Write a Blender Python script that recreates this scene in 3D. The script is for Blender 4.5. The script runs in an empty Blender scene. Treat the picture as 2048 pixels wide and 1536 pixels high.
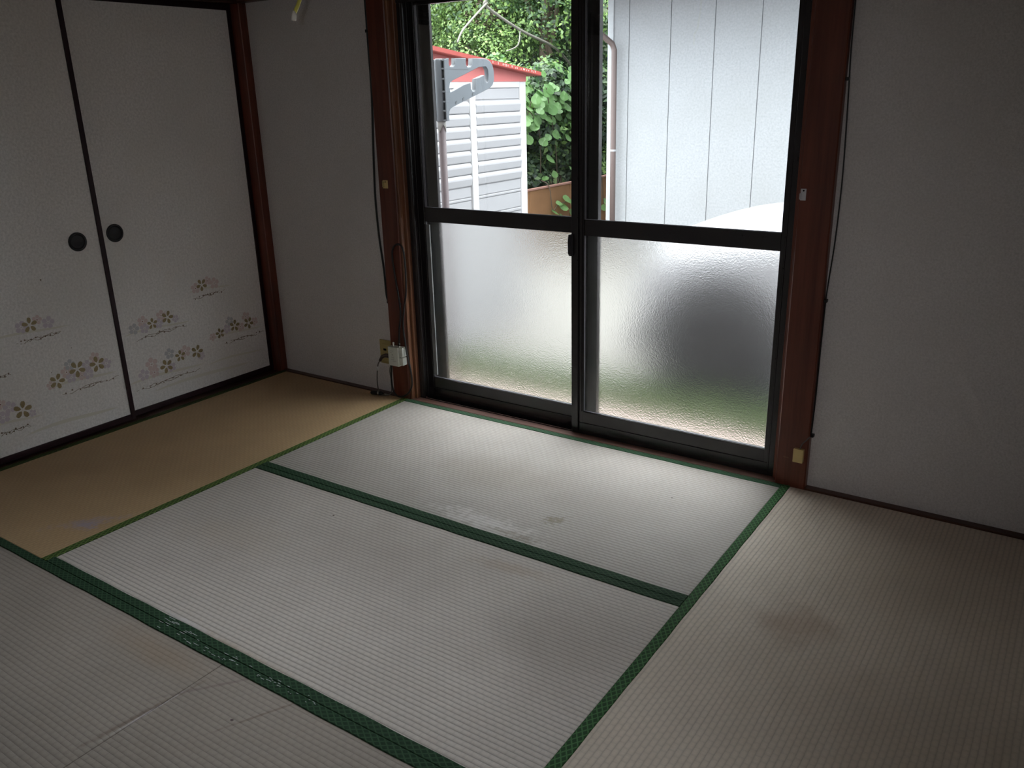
import bpy, bmesh, math, random
import numpy as np
from mathutils import Vector, Matrix
random.seed(7)
rng = np.random.default_rng(11)
SC = bpy.context.scene
COL = SC.collection

# ------------------------------------------------------------------ camera, sky, flash, exposure
cam_d = bpy.data.cameras.new('camera'); cam_d.sensor_width = 36.0; cam_d.lens = 29.66
cam_d.clip_start = 0.02; cam_d.clip_end = 200
cam = bpy.data.objects.new('camera', cam_d); COL.objects.link(cam)
R_ = Vector((0.826218, 0.562835, -0.0240846)); U_ = Vector((-0.164179, 0.281464, 0.945422)); F_ = Vector((-0.538896, 0.777171, -0.324956))
cam.matrix_world = Matrix(((R_.x, U_.x, -F_.x, 2.5283), (R_.y, U_.y, -F_.y, -2.7862), (R_.z, U_.z, -F_.z, 1.3431), (0, 0, 0, 1)))
SC.camera = cam

SKY = 16.5
world = bpy.data.worlds.new('sky'); SC.world = world; world.use_nodes = True
wn = world.node_tree.nodes; wl = world.node_tree.links
for n in list(wn): wn.remove(n)
wo = wn.new('ShaderNodeOutputWorld'); wb = wn.new('ShaderNodeBackground'); wb.inputs[1].default_value = SKY
wt = wn.new('ShaderNodeTexCoord'); wsx = wn.new('ShaderNodeSeparateXYZ'); wr = wn.new('ShaderNodeValToRGB')
wl.new(wt.outputs['Generated'], wsx.inputs[0]); wl.new(wsx.outputs[2], wr.inputs[0])
wr.color_ramp.elements[0].position = 0.0; wr.color_ramp.elements[0].color = (0.34, 0.37, 0.41, 1)
wr.color_ramp.elements[1].position = 1.0; wr.color_ramp.elements[1].color = (0.95, 0.97, 1.0, 1)
wl.new(wr.outputs[0], wb.inputs[0]); wl.new(wb.outputs[0], wo.inputs[0])

fl = bpy.data.lights.new('camera_flash', 'SPOT'); fl.energy = 27; fl.shadow_soft_size = 0.006
fl.spot_size = math.radians(86); fl.spot_blend = 1.0; fl.color = (1.0, 0.975, 0.97)
flo = bpy.data.objects.new('camera_flash', fl); COL.objects.link(flo)
flo.matrix_world = Matrix.Translation(-R_ * 0.045 + U_ * 0.022 + F_ * 0.0) @ cam.matrix_world

pd = bpy.data.lights.new('daylight_portal', 'AREA'); pd.shape = 'RECTANGLE'; pd.size = 1.62; pd.size_y = 0.82
pd.cycles.is_portal = True
po = bpy.data.objects.new('daylight_portal', pd); COL.objects.link(po)
po.location = (0.88, 0.2, 1.29); po.rotation_euler = (math.radians(-90), 0, 0)

vs = SC.view_settings
SC.display_settings.display_device = 'sRGB'
vs.view_transform = 'Standard'; vs.look = 'None'; vs.exposure = 0.0; vs.gamma = 1.0; vs.use_curve_mapping = False
cy = SC.cycles
cy.use_denoising = True; cy.max_bounces = 12; cy.diffuse_bounces = 6; cy.glossy_bounces = 4; cy.transmission_bounces = 8
cy.transparent_max_bounces = 12; cy.sample_clamp_indirect = 12; cy.caustics_refractive = True; cy.caustics_reflective = False

# ------------------------------------------------------------------ materials
def nmat(name):
    m = bpy.data.materials.new(name); m.use_nodes = True
    nt = m.node_tree
    for n in list(nt.nodes): nt.nodes.remove(n)
    out = nt.nodes.new('ShaderNodeOutputMaterial')
    return m, nt, out
def N(nt, t, **k):
    n = nt.nodes.new(t)
    for a, b in k.items(): setattr(n, a, b)
    return n
def math_n(nt, op, a, b=None, c=None):
    n = N(nt, 'ShaderNodeMath', operation=op)
    for i, v in enumerate((a, b, c)):
        if v is None: continue
        if isinstance(v, (int, float)): n.inputs[i].default_value = v
        else: nt.links.new(v, n.inputs[i])
    return n.outputs[0]
def mixc(nt, fac, a, b, mode='MIX'):
    n = N(nt, 'ShaderNodeMix', data_type='RGBA', blend_type=mode)
    for i, v in ((0, fac), (6, a), (7, b)):
        if isinstance(v, (int, float)): n.inputs[i].default_value = v
        elif isinstance(v, tuple): n.inputs[i].default_value = (*v, 1) if len(v) == 3 else v
        else: nt.links.new(v, n.inputs[i])
    return n.outputs[2]
def noise(nt, vec, scale, detail=4, rough=.55):
    n = N(nt, 'ShaderNodeTexNoise'); n.inputs['Scale'].default_value = scale
    n.inputs['Detail'].default_value = detail; n.inputs['Roughness'].default_value = rough
    if vec is not None: nt.links.new(vec, n.inputs['Vector'])
    return n.outputs[0]
def ramp(nt, fac, stops):
    n = N(nt, 'ShaderNodeValToRGB'); cr = n.color_ramp
    while len(cr.elements) < len(stops): cr.elements.new(.5)
    for e, (p, c) in zip(cr.elements, stops): e.position = p; e.color = (*c, 1) if len(c) == 3 else c
    nt.links.new(fac, n.inputs[0]); return n.outputs[0]
def mapping(nt, vec, scale=(1, 1, 1), rot=(0, 0, 0), loc=(0, 0, 0)):
    n = N(nt, 'ShaderNodeMapping'); n.inputs['Scale'].default_value = scale; n.inputs['Rotation'].default_value = rot
    n.inputs['Location'].default_value = loc
    nt.links.new(vec, n.inputs['Vector']); return n.outputs[0]
def bump(nt, h, strength, dist):
    n = N(nt, 'ShaderNodeBump'); n.inputs['Strength'].default_value = strength; n.inputs['Distance'].default_value = dist
    nt.links.new(h, n.inputs['Height']); return n.outputs[0]
def bsdf(nt, out, col, rough=.5, spec=.5, metal=0, normal=None):
    b = N(nt, 'ShaderNodeBsdfPrincipled')
    if isinstance(col, tuple): b.inputs['Base Color'].default_value = (*col, 1)
    else: nt.links.new(col, b.inputs['Base Color'])
    if isinstance(rough, (int, float)): b.inputs['Roughness'].default_value = rough
    else: nt.links.new(rough, b.inputs['Roughness'])
    b.inputs['Specular IOR Level'].default_value = spec; b.inputs['Metallic'].default_value = metal
    if normal is not None: nt.links.new(normal, b.inputs['Normal'])
    nt.links.new(b.outputs[0], out.inputs[0]); return b
def coord(nt, which='Object'): return N(nt, 'ShaderNodeTexCoord').outputs[which]
def wpos(nt): return N(nt, 'ShaderNodeNewGeometry').outputs['Position']

def m_plain(name, col, rough=.5, spec=.5, metal=0, var=.12, scale=30, bmp=.0):
    m, nt, out = nmat(name); p = wpos(nt)
    f = noise(nt, p, scale)
    c = mixc(nt, f, tuple(x * (1 - var) for x in col), tuple(min(1, x * (1 + var)) for x in col))
    nn = bump(nt, f, bmp, .002) if bmp else None
    bsdf(nt, out, c, rough, spec, metal, nn); return m
def m_wood(name, dark, light, axis='z', rough=.35, scale=1.0, spec=.5):
    m, nt, out = nmat(name); p = wpos(nt)
    s = {'z': (38, 38, 1.6), 'x': (1.6, 38, 38), 'y': (38, 1.6, 38)}[axis]
    v = mapping(nt, p, tuple(k * scale for k in s))
    f = noise(nt, v, 1.0, 6, .6); g = noise(nt, mapping(nt, p, (3, 3, 3)), 1, 3)
    c = mixc(nt, ramp(nt, f, [(.3, (0, 0, 0)), (.72, (1, 1, 1))]), dark, light)
    c = mixc(nt, math_n(nt, 'MULTIPLY', g, .5), c, tuple(x * .55 for x in dark))
    bsdf(nt, out, c, rough, spec, 0, bump(nt, f, .15, .001)); return m

def m_paper(name, base, wear=True, fine=900):
    """off-white wall paper with a fine speckled grain"""
    m, nt, out = nmat(name); p = wpos(nt)
    f = noise(nt, p, fine * .18, 5, .7); g = noise(nt, p, fine * .5, 2, .6); h = noise(nt, p, 2.2, 3)
    c = mixc(nt, ramp(nt, f, [(.34, (0, 0, 0)), (.62, (1, 1, 1))]), tuple(x * .84 for x in base), tuple(min(1, x * 1.08) for x in base))
    c = mixc(nt, ramp(nt, h, [(.42, (0, 0, 0)), (.75, (.5, .5, .5))]), c, tuple(a * b for a, b in zip(base, (.86, .85, .82))))
    bsdf(nt, out, c, .85, .2, 0, bump(nt, g, .5, .0012)); return m

def spot_mask(nt, p, cx, cy, rx, ry, rot=0, soft=.6, wob=.35, wscale=30):
    """irregular stain mask at a place on the mat"""
    v = N(nt, 'ShaderNodeVectorMath', operation='SUBTRACT'); nt.links.new(p, v.inputs[0]); v.inputs[1].default_value = (cx, cy, 0)
    r = N(nt, 'ShaderNodeVectorRotate', rotation_type='Z_AXIS'); nt.links.new(v.outputs[0], r.inputs['Vector']); r.inputs['Angle'].default_value = -rot
    s = N(nt, 'ShaderNodeVectorMath', operation='MULTIPLY'); nt.links.new(r.outputs[0], s.inputs[0]); s.inputs[1].default_value = (1 / rx, 1 / ry, 0)
    l = N(nt, 'ShaderNodeVectorMath', operation='LENGTH'); nt.links.new(s.outputs[0], l.inputs[0])
    n = noise(nt, p, wscale, 4, .65)
    d = math_n(nt, 'ADD', l.outputs['Value'], math_n(nt, 'MULTIPLY', math_n(nt, 'SUBTRACT', n, .5), wob * 4))
    mr = N(nt, 'ShaderNodeMapRange', interpolation_type='SMOOTHSTEP'); nt.links.new(d, mr.inputs[0])
    mr.inputs[1].default_value = 1.0 + soft * .5; mr.inputs[2].default_value = 1.0 - soft; mr.inputs[3].default_value = 0; mr.inputs[4].default_value = 1
    return mr.outputs[0]

def m_tatami(name, base, rib_axis, spots=(), var=.1, k_=1.0):
    """woven rush: ribs 14.5 mm apart running along rib_axis, thin cross stitches"""
    m, nt, out = nmat(name); p = wpos(nt)
    sx = N(nt, 'ShaderNodeSeparateXYZ'); nt.links.new(p, sx.inputs[0])
    across = sx.outputs[1] if rib_axis == 'x' else sx.outputs[0]
    along = sx.outputs[0] if rib_axis == 'x' else sx.outputs[1]
    wv = math_n(nt, 'MULTIPLY', math_n(nt, 'SUBTRACT', noise(nt, p, 5, 2), .5), .006)
    ph = math_n(nt, 'MULTIPLY', math_n(nt, 'ADD', across, wv), math.pi / .0145)
    s = math_n(nt, 'ABSOLUTE', math_n(nt, 'SINE', ph))           # 0 in the groove, 1 on the rib
    rib = math_n(nt, 'POWER', s, .45)
    row = math_n(nt, 'FLOOR', math_n(nt, 'DIVIDE', ph, math.pi))
    off = math_n(nt, 'MULTIPLY', row, .5)
    st = math_n(nt, 'ABSOLUTE', math_n(nt, 'SINE', math_n(nt, 'MULTIPLY', math_n(nt, 'ADD', math_n(nt, 'DIVIDE', along, .024), off), math.pi)))
    cross = math_n(nt, 'POWER', st, .12)
    fib = noise(nt, mapping(nt, p, (60, 700, 1) if rib_axis == 'y' else (700, 60, 1)), 1, 3, .7)
    blot = noise(nt, p, 2.6, 5, .6); blot2 = noise(nt, p, 14, 3, .6)
    c = mixc(nt, ramp(nt, blot, [(.3, (0, 0, 0)), (.7, (1, 1, 1))]), tuple(x * (1 - var) for x in base), tuple(x * (1 + var) for x in base))
    c = mixc(nt, math_n(nt, 'MULTIPLY', blot2, .3), c, (base[0] * .82, base[1] * .72, base[2] * .6))
    c = mixc(nt, ramp(nt, fib, [(.35, (.28, .28, .28)), (.65, (0, 0, 0))]), c, tuple(x * .6 for x in base))
    c = mixc(nt, math_n(nt, 'MULTIPLY', math_n(nt, 'SUBTRACT', 1, rib), .58 * k_), c, tuple(x * .30 for x in base))
    c = mixc(nt, math_n(nt, 'MULTIPLY', math_n(nt, 'SUBTRACT', 1, cross), .55), c, tuple(x * .35 for x in base))
    for (cx, cyy, rx, ry, rot, col, amt, soft, wob, ws) in spots:
        k = spot_mask(nt, p, cx, cyy, rx, ry, rot, soft, wob, ws)
        c = mixc(nt, math_n(nt, 'MULTIPLY', k, amt), c, col)
    h = math_n(nt, 'ADD', rib, math_n(nt, 'MULTIPLY', cross, .35))
    h = math_n(nt, 'ADD', h, math_n(nt, 'MULTIPLY', fib, .25))
    b = bsdf(nt, out, c, .60, .28, 0, bump(nt, h, .55 * k_, .0016))
    return m

def m_heri(name, ca, cb, axis):
    """green border cloth with a woven diamond lattice"""
    m, nt, out = nmat(name); p = wpos(nt)
    sx = N(nt, 'ShaderNodeSeparateXYZ'); nt.links.new(p, sx.inputs[0])
    a, b_ = (sx.outputs[1], sx.outputs[0]) if axis == 'y' else (sx.outputs[0], sx.outputs[1])
    u = math_n(nt, 'DIVIDE', a, .023); v = math_n(nt, 'DIVIDE', b_, .0155)
    d1 = math_n(nt, 'ABSOLUTE', math_n(nt, 'SINE', math_n(nt, 'MULTIPLY', math_n(nt, 'ADD', u, v), math.pi)))
    d2 = math_n(nt, 'ABSOLUTE', math_n(nt, 'SINE', math_n(nt, 'MULTIPLY', math_n(nt, 'SUBTRACT', u, v), math.pi)))
    dm = math_n(nt, 'MINIMUM', d1, d2)
    k = ramp(nt, dm, [(.25, (0, 0, 0)), (.5, (1, 1, 1))])
    c = mixc(nt, k, ca, cb)
    c = mixc(nt, math_n(nt, 'MULTIPLY', noise(nt, p, 260, 2), .35), c, tuple(x * .5 for x in cb))
    bsdf(nt, out, c, .8, .1, 0, bump(nt, dm, .3, .0006)); return m

def m_glass_clear():
    m, nt, out = nmat('clear_glass')
    t = N(nt, 'ShaderNodeBsdfTransparent'); t.inputs[0].default_value = (.97, .985, .975, 1)
    g = N(nt, 'ShaderNodeBsdfGlossy'); g.inputs['Roughness'].default_value = .02
    f = N(nt, 'ShaderNodeFresnel'); f.inputs[0].default_value = 1.45
    mx = N(nt, 'ShaderNodeMixShader'); nt.links.new(f.outputs[0], mx.inputs[0]); nt.links.new(t.outputs[0], mx.inputs[1]); nt.links.new(g.outputs[0], mx.inputs[2])
    nt.links.new(mx.outputs[0], out.inputs[0]); return m
def m_glass_frost():
    m, nt, out = nmat('pebbled_frosted_glass'); p = wpos(nt)
    h = noise(nt, p, 190, 3, .6)
    g = N(nt, 'ShaderNodeBsdfRefraction'); g.inputs['Roughness'].default_value = .17; g.inputs['IOR'].default_value = 1.35
    g.inputs[0].default_value = (.93, .94, .92, 1)
    nt.links.new(bump(nt, h, .55, .0016), g.inputs['Normal'])
    t = N(nt, 'ShaderNodeBsdfTranslucent'); t.inputs[0].default_value = (.8, .82, .8, 1)
    gl = N(nt, 'ShaderNodeBsdfGlossy'); gl.inputs['Roughness'].default_value = .15
    m1 = N(nt, 'ShaderNodeMixShader'); m1.inputs[0].default_value = .006; nt.links.new(g.outputs[0], m1.inputs[1]); nt.links.new(t.outputs[0], m1.inputs[2])
    m2 = N(nt, 'ShaderNodeMixShader'); m2.inputs[0].default_value = .05; nt.links.new(m1.outputs[0], m2.inputs[1]); nt.links.new(gl.outputs[0], m2.inputs[2])
    nt.links.new(m2.outputs[0], out.inputs[0]); return m
def m_leaf(name, stops, trans=.35, k=.72):
    m, nt, out = nmat(name)
    g = N(nt, 'ShaderNodeNewGeometry')
    f = g.outputs['Random Per Island']
    big = noise(nt, g.outputs['Position'], .9, 3)
    f = math_n(nt, 'ADD', math_n(nt, 'MULTIPLY', f, .55), math_n(nt, 'MULTIPLY', big, .5))
    c = ramp(nt, f, [(p, tuple(v * k for v in col)) for p, col in stops])
    b = N(nt, 'ShaderNodeBsdfPrincipled'); nt.links.new(c, b.inputs['Base Color']); b.inputs['Roughness'].default_value = .5
    t = N(nt, 'ShaderNodeBsdfTranslucent'); nt.links.new(c, t.inputs[0])
    mx = N(nt, 'ShaderNodeMixShader'); mx.inputs[0].default_value = trans
    nt.links.new(b.outputs[0], mx.inputs[1]); nt.links.new(t.outputs[0], mx.inputs[2]); nt.links.new(mx.outputs[0], out.inputs[0])
    return m

M = {}
M['plaster'] = m_paper('wall_paper', (.65, .63, .63))
M['plaster_left'] = M['plaster']
M['fusuma'] = m_paper('sliding_door_paper', (.86, .845, .845), fine=600)
M['post'] = m_wood('reddish_brown_post_wood', (.075, .017, .009), (.22, .060, .032), 'z', .38)
M['post_light'] = m_wood('flash_lit_and_worn_wood', (.14, .055, .026), (.32, .145, .075), 'z', .4)  # post wood lightened: flash light painted on the left jamb; also the worn nick
M['trim_x'] = m_wood('dark_brown_wood_along_x', (.042, .014, .009), (.12, .048, .028), 'x', .4)
M['trim_y'] = m_wood('dark_brown_wood_along_y', (.03, .010, .007), (.09, .035, .02), 'y', .4)
M['sill_x'] = m_wood('worn_sill_wood', (.10, .045, .035), (.24, .12, .095), 'x', .5)
M['lacquer'] = m_plain('dark_maroon_lacquer', (.020, .007, .010), .5, .25)
M['alu'] = m_plain('bronze_anodised_aluminium', (.018, .015, .016), .26, .6, .0, .1, 40)
M['alu_edge'] = m_plain('worn_aluminium_edge', (.07, .068, .085), .25, .7, .3)
M['gasket'] = m_plain('pale_glazing_gasket', (.33, .33, .38), .5)
M['clear'] = m_glass_clear(); M['frost'] = m_glass_frost()
M['handle'] = m_plain('blackened_metal', (.022, .022, .024), .5, .25, .1, .2, 60)
M['handle_rim'] = m_plain('black_rim', (.010, .010, .012), .45, .25, .0)
M['gold'] = m_plain('dull_gold_print', (.33, .265, .14), .5, .5, .25, .25, 200)
M['pink'] = m_plain('pale_pink_print', (.72, .60, .60), .8, .2, 0, .05, 120)
M['lilac'] = m_plain('pale_lilac_print', (.66, .60, .67), .8, .2, 0, .05, 120)
M['blue'] = m_plain('pale_blue_grey_print', (.56, .57, .60), .8, .2, 0, .08, 120)
M['branch_ink'] = m_plain('brown_ink_print', (.24, .19, .15), .7, .2)
M['red_ink'] = m_plain('dull_red_ink_print', (.36, .15, .15), .7, .2)
M['gold_mist'] = m_plain('faint_gold_mist_print', (.75, .73, .67), .7, .2, 0, .03, 60)
M['cable'] = m_plain('black_cable_sheath', (.008, .008, .008), .45)
M['cable_brown'] = m_plain('dark_brown_cord', (.05, .035, .03), .5)
M['cable_grey'] = m_plain('grey_cord', (.12, .11, .10), .5)
M['box_white'] = m_plain('off_white_plastic', (.62, .64, .58), .4)
M['ink_grey'] = m_plain('grey_moulded_marks', (.33, .34, .31), .5)
M['outlet'] = m_plain('yellowed_plastic', (.42, .34, .14), .45)
M['cream'] = m_plain('cream_plastic', (.62, .46, .20), .45)
M['black'] = m_plain('black_void', (.004, .004, .004), .8, .1)
M['metal'] = m_plain('nickel_metal', (.55, .55, .52), .25, .5, 1.0)
M['tag'] = m_plain('grey_white_plastic', (.55, .56, .58), .4)
M['cord_yellow'] = m_plain('yellow_green_cord', (.62, .58, .10), .55)
M['cord_tip'] = m_plain('white_plastic_tip', (.78, .76, .70), .35)
M['ceil'] = m_wood('ceiling_board', (.42, .32, .21), (.56, .45, .32), 'x', .5)
M['dirt'] = m_plain('grey_underfloor', (.10, .09, .08), .9)
# outdoors
M['ground'] = m_plain('pale_gravel_ground', (.17, .165, .155), .95, .2, 0, .35, 9, .6)
M['paving'] = m_plain('pinkish_concrete_apron', (.27, .215, .20), .9, .2, 0, .12, 6, .2)
M['hill'] = m_plain('dark_undergrowth_soil', (.035, .05, .02), .95, .1, 0, .5, 3, .5)
M['shed_white'] = m_plain('white_painted_steel', (.215, .215, .224), .45, .4, 0, .04, 3)
M['shed_frame'] = m_plain('white_painted_steel_frame', (.33, .33, .335), .45, .4, 0, .03, 3)
M['shed_red'] = m_plain('red_painted_steel', (.20, .035, .028), .45, .4, 0, .12, 8)
M['shed_pink'] = m_plain('lit_red_fascia', (.30, .085, .08), .5, .4, 0, .1, 6)  # pink is light on the red fascia put into the colour
M['roof_glint'] = m_plain('painted_roof_glints', (.45, .33, .30), .5)  # pale colour of the glints along the shed roof edge
M['siding'] = m_paper('white_siding_board', (.262, .27, .28), fine=300)
M['siding_gap'] = m_plain('grey_joint', (.25, .25, .27), .8)
M['corner_trim'] = m_plain('white_corner_trim', (.30, .31, .32), .5)
M['pipe'] = m_plain('faded_brown_downpipe', (.10, .072, .066), .5)
M['fence'] = m_plain('orange_brown_board', (.20, .105, .05), .8, .2, 0, .25, 5)
M['fence_cap'] = m_plain('pinkish_capping', (.27, .14, .11), .7)
M['bracket'] = m_plain('blue_grey_plastic', (.088, .10, .112), .45, .4, 0, .1, 25)
M['bracket_dark'] = m_plain('dark_grey_painted_hollow', (.05, .055, .06), .6)
M['rust'] = m_plain('dull_rusty_pole', (.07, .052, .055), .6, .4, 0, .3, 60)
M['bark'] = m_plain('grey_brown_bark', (.07, .055, .04), .9, .2, 0, .3, 14, .6)
M['bark_pale'] = m_plain('pale_dead_branch', (.17, .16, .14), .8, .2, 0, .2, 20)
M['leaf_pine'] = m_leaf('soft_light_green_foliage', [(.15, (.03, .06, .02)), (.45, (.13, .24, .06)), (.8, (.30, .46, .13))])
M['leaf_broad'] = m_leaf('broad_green_foliage', [(.15, (.015, .035, .015)), (.5, (.06, .13, .045)), (.85, (.26, .42, .10))])
M['leaf_dark'] = m_leaf('dark_green_foliage', [(.2, (.012, .028, .018)), (.55, (.04, .085, .04)), (.9, (.14, .24, .07))])
M['leaf_vine'] = m_leaf('bright_vine_foliage', [(.15, (.03, .08, .03)), (.5, (.10, .22, .06)), (.85, (.30, .48, .12))])
M['leaf_big'] = m_leaf('large_kudzu_leaf', [(.2, (.07, .18, .07)), (.6, (.13, .28, .09)), (.95, (.22, .40, .12))], .45)
M['leaf_brown'] = m_leaf('dry_brown_foliage', [(.2, (.07, .05, .035)), (.6, (.15, .11, .07)), (.9, (.24, .20, .10))])
M['grass'] = m_leaf('grass_blades', [(.2, (.08, .13, .05)), (.6, (.15, .22, .08)), (.95, (.26, .34, .14))])
M['car_paint'] = m_plain('white_car_paint', (.24, .245, .26), .25, .5, 0, .01, 3)
M['car_glass'] = m_plain('dark_car_glass', (.015, .018, .02), .08, .6)
M['tyre'] = m_plain('black_rubber', (.012, .012, .014), .7, .3)
M['car_dark'] = m_plain('dark_bumper_plastic', (.03, .032, .036), .6)
M['lamp_lens'] = m_plain('clear_lamp_lens', (.45, .48, .5), .15, .6)

# ------------------------------------------------------------------ mesh helpers
def obj(name, bm, mat, parent=None, smooth=False, loc=None):
    me = bpy.data.meshes.new(name); bm.normal_update(); bm.to_mesh(me); bm.free()
    return objm(name, me, mat, parent, smooth, loc)
def objm(name, me, mat, parent=None, smooth=False, loc=None):
    if mat is not None and not me.materials:
        for k in (mat if isinstance(mat, (list, tuple)) else [mat]): me.materials.append(k)
    if smooth: me.shade_smooth()
    o = bpy.data.objects.new(name, me); COL.objects.link(o)
    if loc: o.location = loc
    if parent is not None: o.parent = parent
    return o
def tag(o, label=None, cat=None, kind=None, group=None):
    if label: o['label'] = label
    if cat: o['category'] = cat
    if kind: o['kind'] = kind
    if group: o['group'] = group
    return o
def empty(name, loc=(0, 0, 0)):
    o = bpy.data.objects.new(name, None); COL.objects.link(o); o.location = loc; o.empty_display_size = .05
    return o
def add_box(bm, x0, x1, y0, y1, z0, z1, bev=0, seg=1, mi=0):
    vs_ = [bm.verts.new(p) for p in ((x0, y0, z0), (x1, y0, z0), (x1, y1, z0), (x0, y1, z0), (x0, y0, z1), (x1, y0, z1), (x1, y1, z1), (x0, y1, z1))]
    fs = [bm.faces.new([vs_[i] for i in f]) for f in ((0, 3, 2, 1), (4, 5, 6, 7), (0, 1, 5, 4), (1, 2, 6, 5), (2, 3, 7, 6), (3, 0, 4, 7))]
    for f in fs: f.material_index = mi
    if bev:
        es = list({e for f in fs for e in f.edges})
        bmesh.ops.bevel(bm, geom=es, offset=bev, segments=seg, profile=.6, affect='EDGES')
    return bm
def box(x0, x1, y0, y1, z0, z1, bev=0, seg=1): return add_box(bmesh.new(), x0, x1, y0, y1, z0, z1, bev, seg)
def local(bm, o):
    bmesh.ops.translate(bm, verts=bm.verts, vec=-Vector(o.location)); return bm
def add_tube(bm, pts, r, seg=8, cap=True):
    pts = [Vector(p) for p in pts]; rings = []; n = len(pts)
    rr = r if isinstance(r, (list, tuple)) else [r] * n
    up = Vector((0, 0, 1))
    prev = None
    for i, p in enumerate(pts):
        d = (pts[min(i + 1, n - 1)] - pts[max(i - 1, 0)]).normalized()
        if prev is None:
            a = d.cross(up if abs(d.z) < .9 else Vector((1, 0, 0))).normalized()
        else:
            a = (prev - d * prev.dot(d)).normalized()
        prev = a; b = d.cross(a)
        rings.append([bm.verts.new(p + (a * math.cos(t) + b * math.sin(t)) * rr[i]) for t in [2 * math.pi * k / seg for k in range(seg)]])
    for i in range(n - 1):
        for k in range(seg):
            bm.faces.new((rings[i][k], rings[i][(k + 1) % seg], rings[i + 1][(k + 1) % seg], rings[i + 1][k]))
    if cap:
        bm.faces.new(rings[0][::-1]); bm.faces.new(rings[-1])
    return bm
def tube(pts, r, seg=8): return add_tube(bmesh.new(), pts, r, seg)
def smooth_path(pts, n=6):
    """Catmull-Rom through the points"""
    P = [Vector(p) for p in pts]; out = []
    for i in range(len(P) - 1):
        a, b, c, d = P[max(i - 1, 0)], P[i], P[i + 1], P[min(i + 2, len(P) - 1)]
        for k in range(n):
            t = k / n
            out.append(.5 * ((2 * b) + (c - a) * t + (2 * a - 5 * b + 4 * c - d) * t * t + (3 * b - a - 3 * c + d) * t ** 3))
    out.append(P[-1]); return out
def add_poly(bm, pts, mi=0):
    f = bm.faces.new([bm.verts.new(p) for p in pts]); f.material_index = mi; return f
def prism_x(bm, prof, x0, x1):
    """profile of (y, z) points swept from x0 to x1"""
    a = [bm.verts.new((x0, y, z)) for y, z in prof]; b = [bm.verts.new((x1, y, z)) for y, z in prof]
    n = len(prof)
    for i in range(n): bm.faces.new((a[i], a[(i + 1) % n], b[(i + 1) % n], b[i]))
    bm.faces.new(a[::-1]); bm.faces.new(b)
    bmesh.ops.recalc_face_normals(bm, faces=bm.faces); return bm

# ------------------------------------------------------------------ room shell
CZ = 2.42; WY = .03
S = lambda o: tag(o, kind='structure')
GZ = -.42                                    # garden ground level
# window wall: pieces round the opening (interior face at y = WY, posts stand proud)
bm = bmesh.new()
add_box(bm, -1.06, -.03, WY, .16, -.42, CZ); add_box(bm, 1.80, 2.80, WY, .16, -.42, CZ)
add_box(bm, -.03, 1.80, WY, .16, 1.80, CZ); add_box(bm, -.03, 1.80, .05, .16, -.42, -.03)
tag(S(obj('wall_window', bm, M['plaster'])), 'grey speckled papered wall around the big sliding window')
bm = bmesh.new(); add_box(bm, -1.10, -.965, -3.62, .03, 1.81, CZ); add_box(bm, -1.10, -.965, -3.62, -1.80, -.05, 1.81)
add_box(bm, -1.10, -.990, -1.80, .16, -.05, 1.81)  # solid block close behind the doors, added to stop daylight leaking in
tag(S(obj('wall_left', bm, M['plaster'])), 'papered wall above the sliding closet doors')
tag(S(obj('wall_right', box(2.64, 2.78, -3.62, .16, -.05, CZ), M['plaster'])), 'papered wall beside the camera, right of the room')
tag(S(obj('wall_back', box(-1.10, 2.78, -3.66, -3.52, -.05, CZ), M['plaster'])), 'papered wall behind the camera')
tag(S(obj('ceiling', box(-1.10, 2.78, -3.62, .16, CZ, CZ + .06), M['ceil'])), 'brown board ceiling above the room')
tag(S(obj('floor', box(-1.10, 2.78, -3.62, .05, -.16, -.056), M['dirt'])), 'wooden subfloor below the straw mats')

# posts
def struct_box(name, dims, mat, label, bev=.003):
    return tag(S(obj(name, box(*dims, bev), mat)), label)
struct_box('trim_1', (-.088, .012, 0, .16, -.05, 1.768), M['post'], 'reddish brown wooden post left of the window', .004)
struct_box('trim_2', (1.732, 1.838, 0, .16, -.05, 1.768), M['post'], 'reddish brown wooden post right of the window', .004)
struct_box('trim_3', (-.975, -.862, -.012, .10, -.05, 1.768), M['post'], 'brown corner post between closet doors and window wall', .003)
# wooden jamb boards inside the opening
bm = bmesh.new(); add_box(bm, .012, .022, .006, .15, 0, 1.768, .001); add_box(bm, .022, .036, .028, .15, 0, 1.768, .002)
tag(S(obj('trim_4', bm, M['post_light'])), 'stepped brown jamb board, painted lighter as if flash-lit, beside the left window post')
bm = bmesh.new(); add_box(bm, 1.724, 1.732, .02, .15, 0, 1.768, .001); add_box(bm, 1.712, 1.724, .04, .15, 0, 1.768, .001)
tag(S(obj('trim_5', bm, M['post'])), 'stepped brown jamb board beside the right window post')
# beams
struct_box('trim_6', (-.865, 2.64, -.018, .06, 1.768, 1.90), M['trim_x'], 'dark brown beam running over the window wall', .003)
bm = bmesh.new(); add_box(bm, -.975, -.868, -3.52, .0, 1.765, 1.80, .002); add_box(bm, -.985, -.850, -3.52, -.018, 1.80, 1.90, .003)
tag(S(obj('trim_7', bm, M['trim_y'])), 'dark brown grooved lintel over the sliding closet doors')
# closet sill
bm = bmesh.new(); add_box(bm, -.985, -.868, -3.52, -.012, -.05, -.002, .002)
tag(S(obj('trim_8', bm, M['trim_y'])), 'dark brown floor sill under the sliding closet doors')
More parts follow.
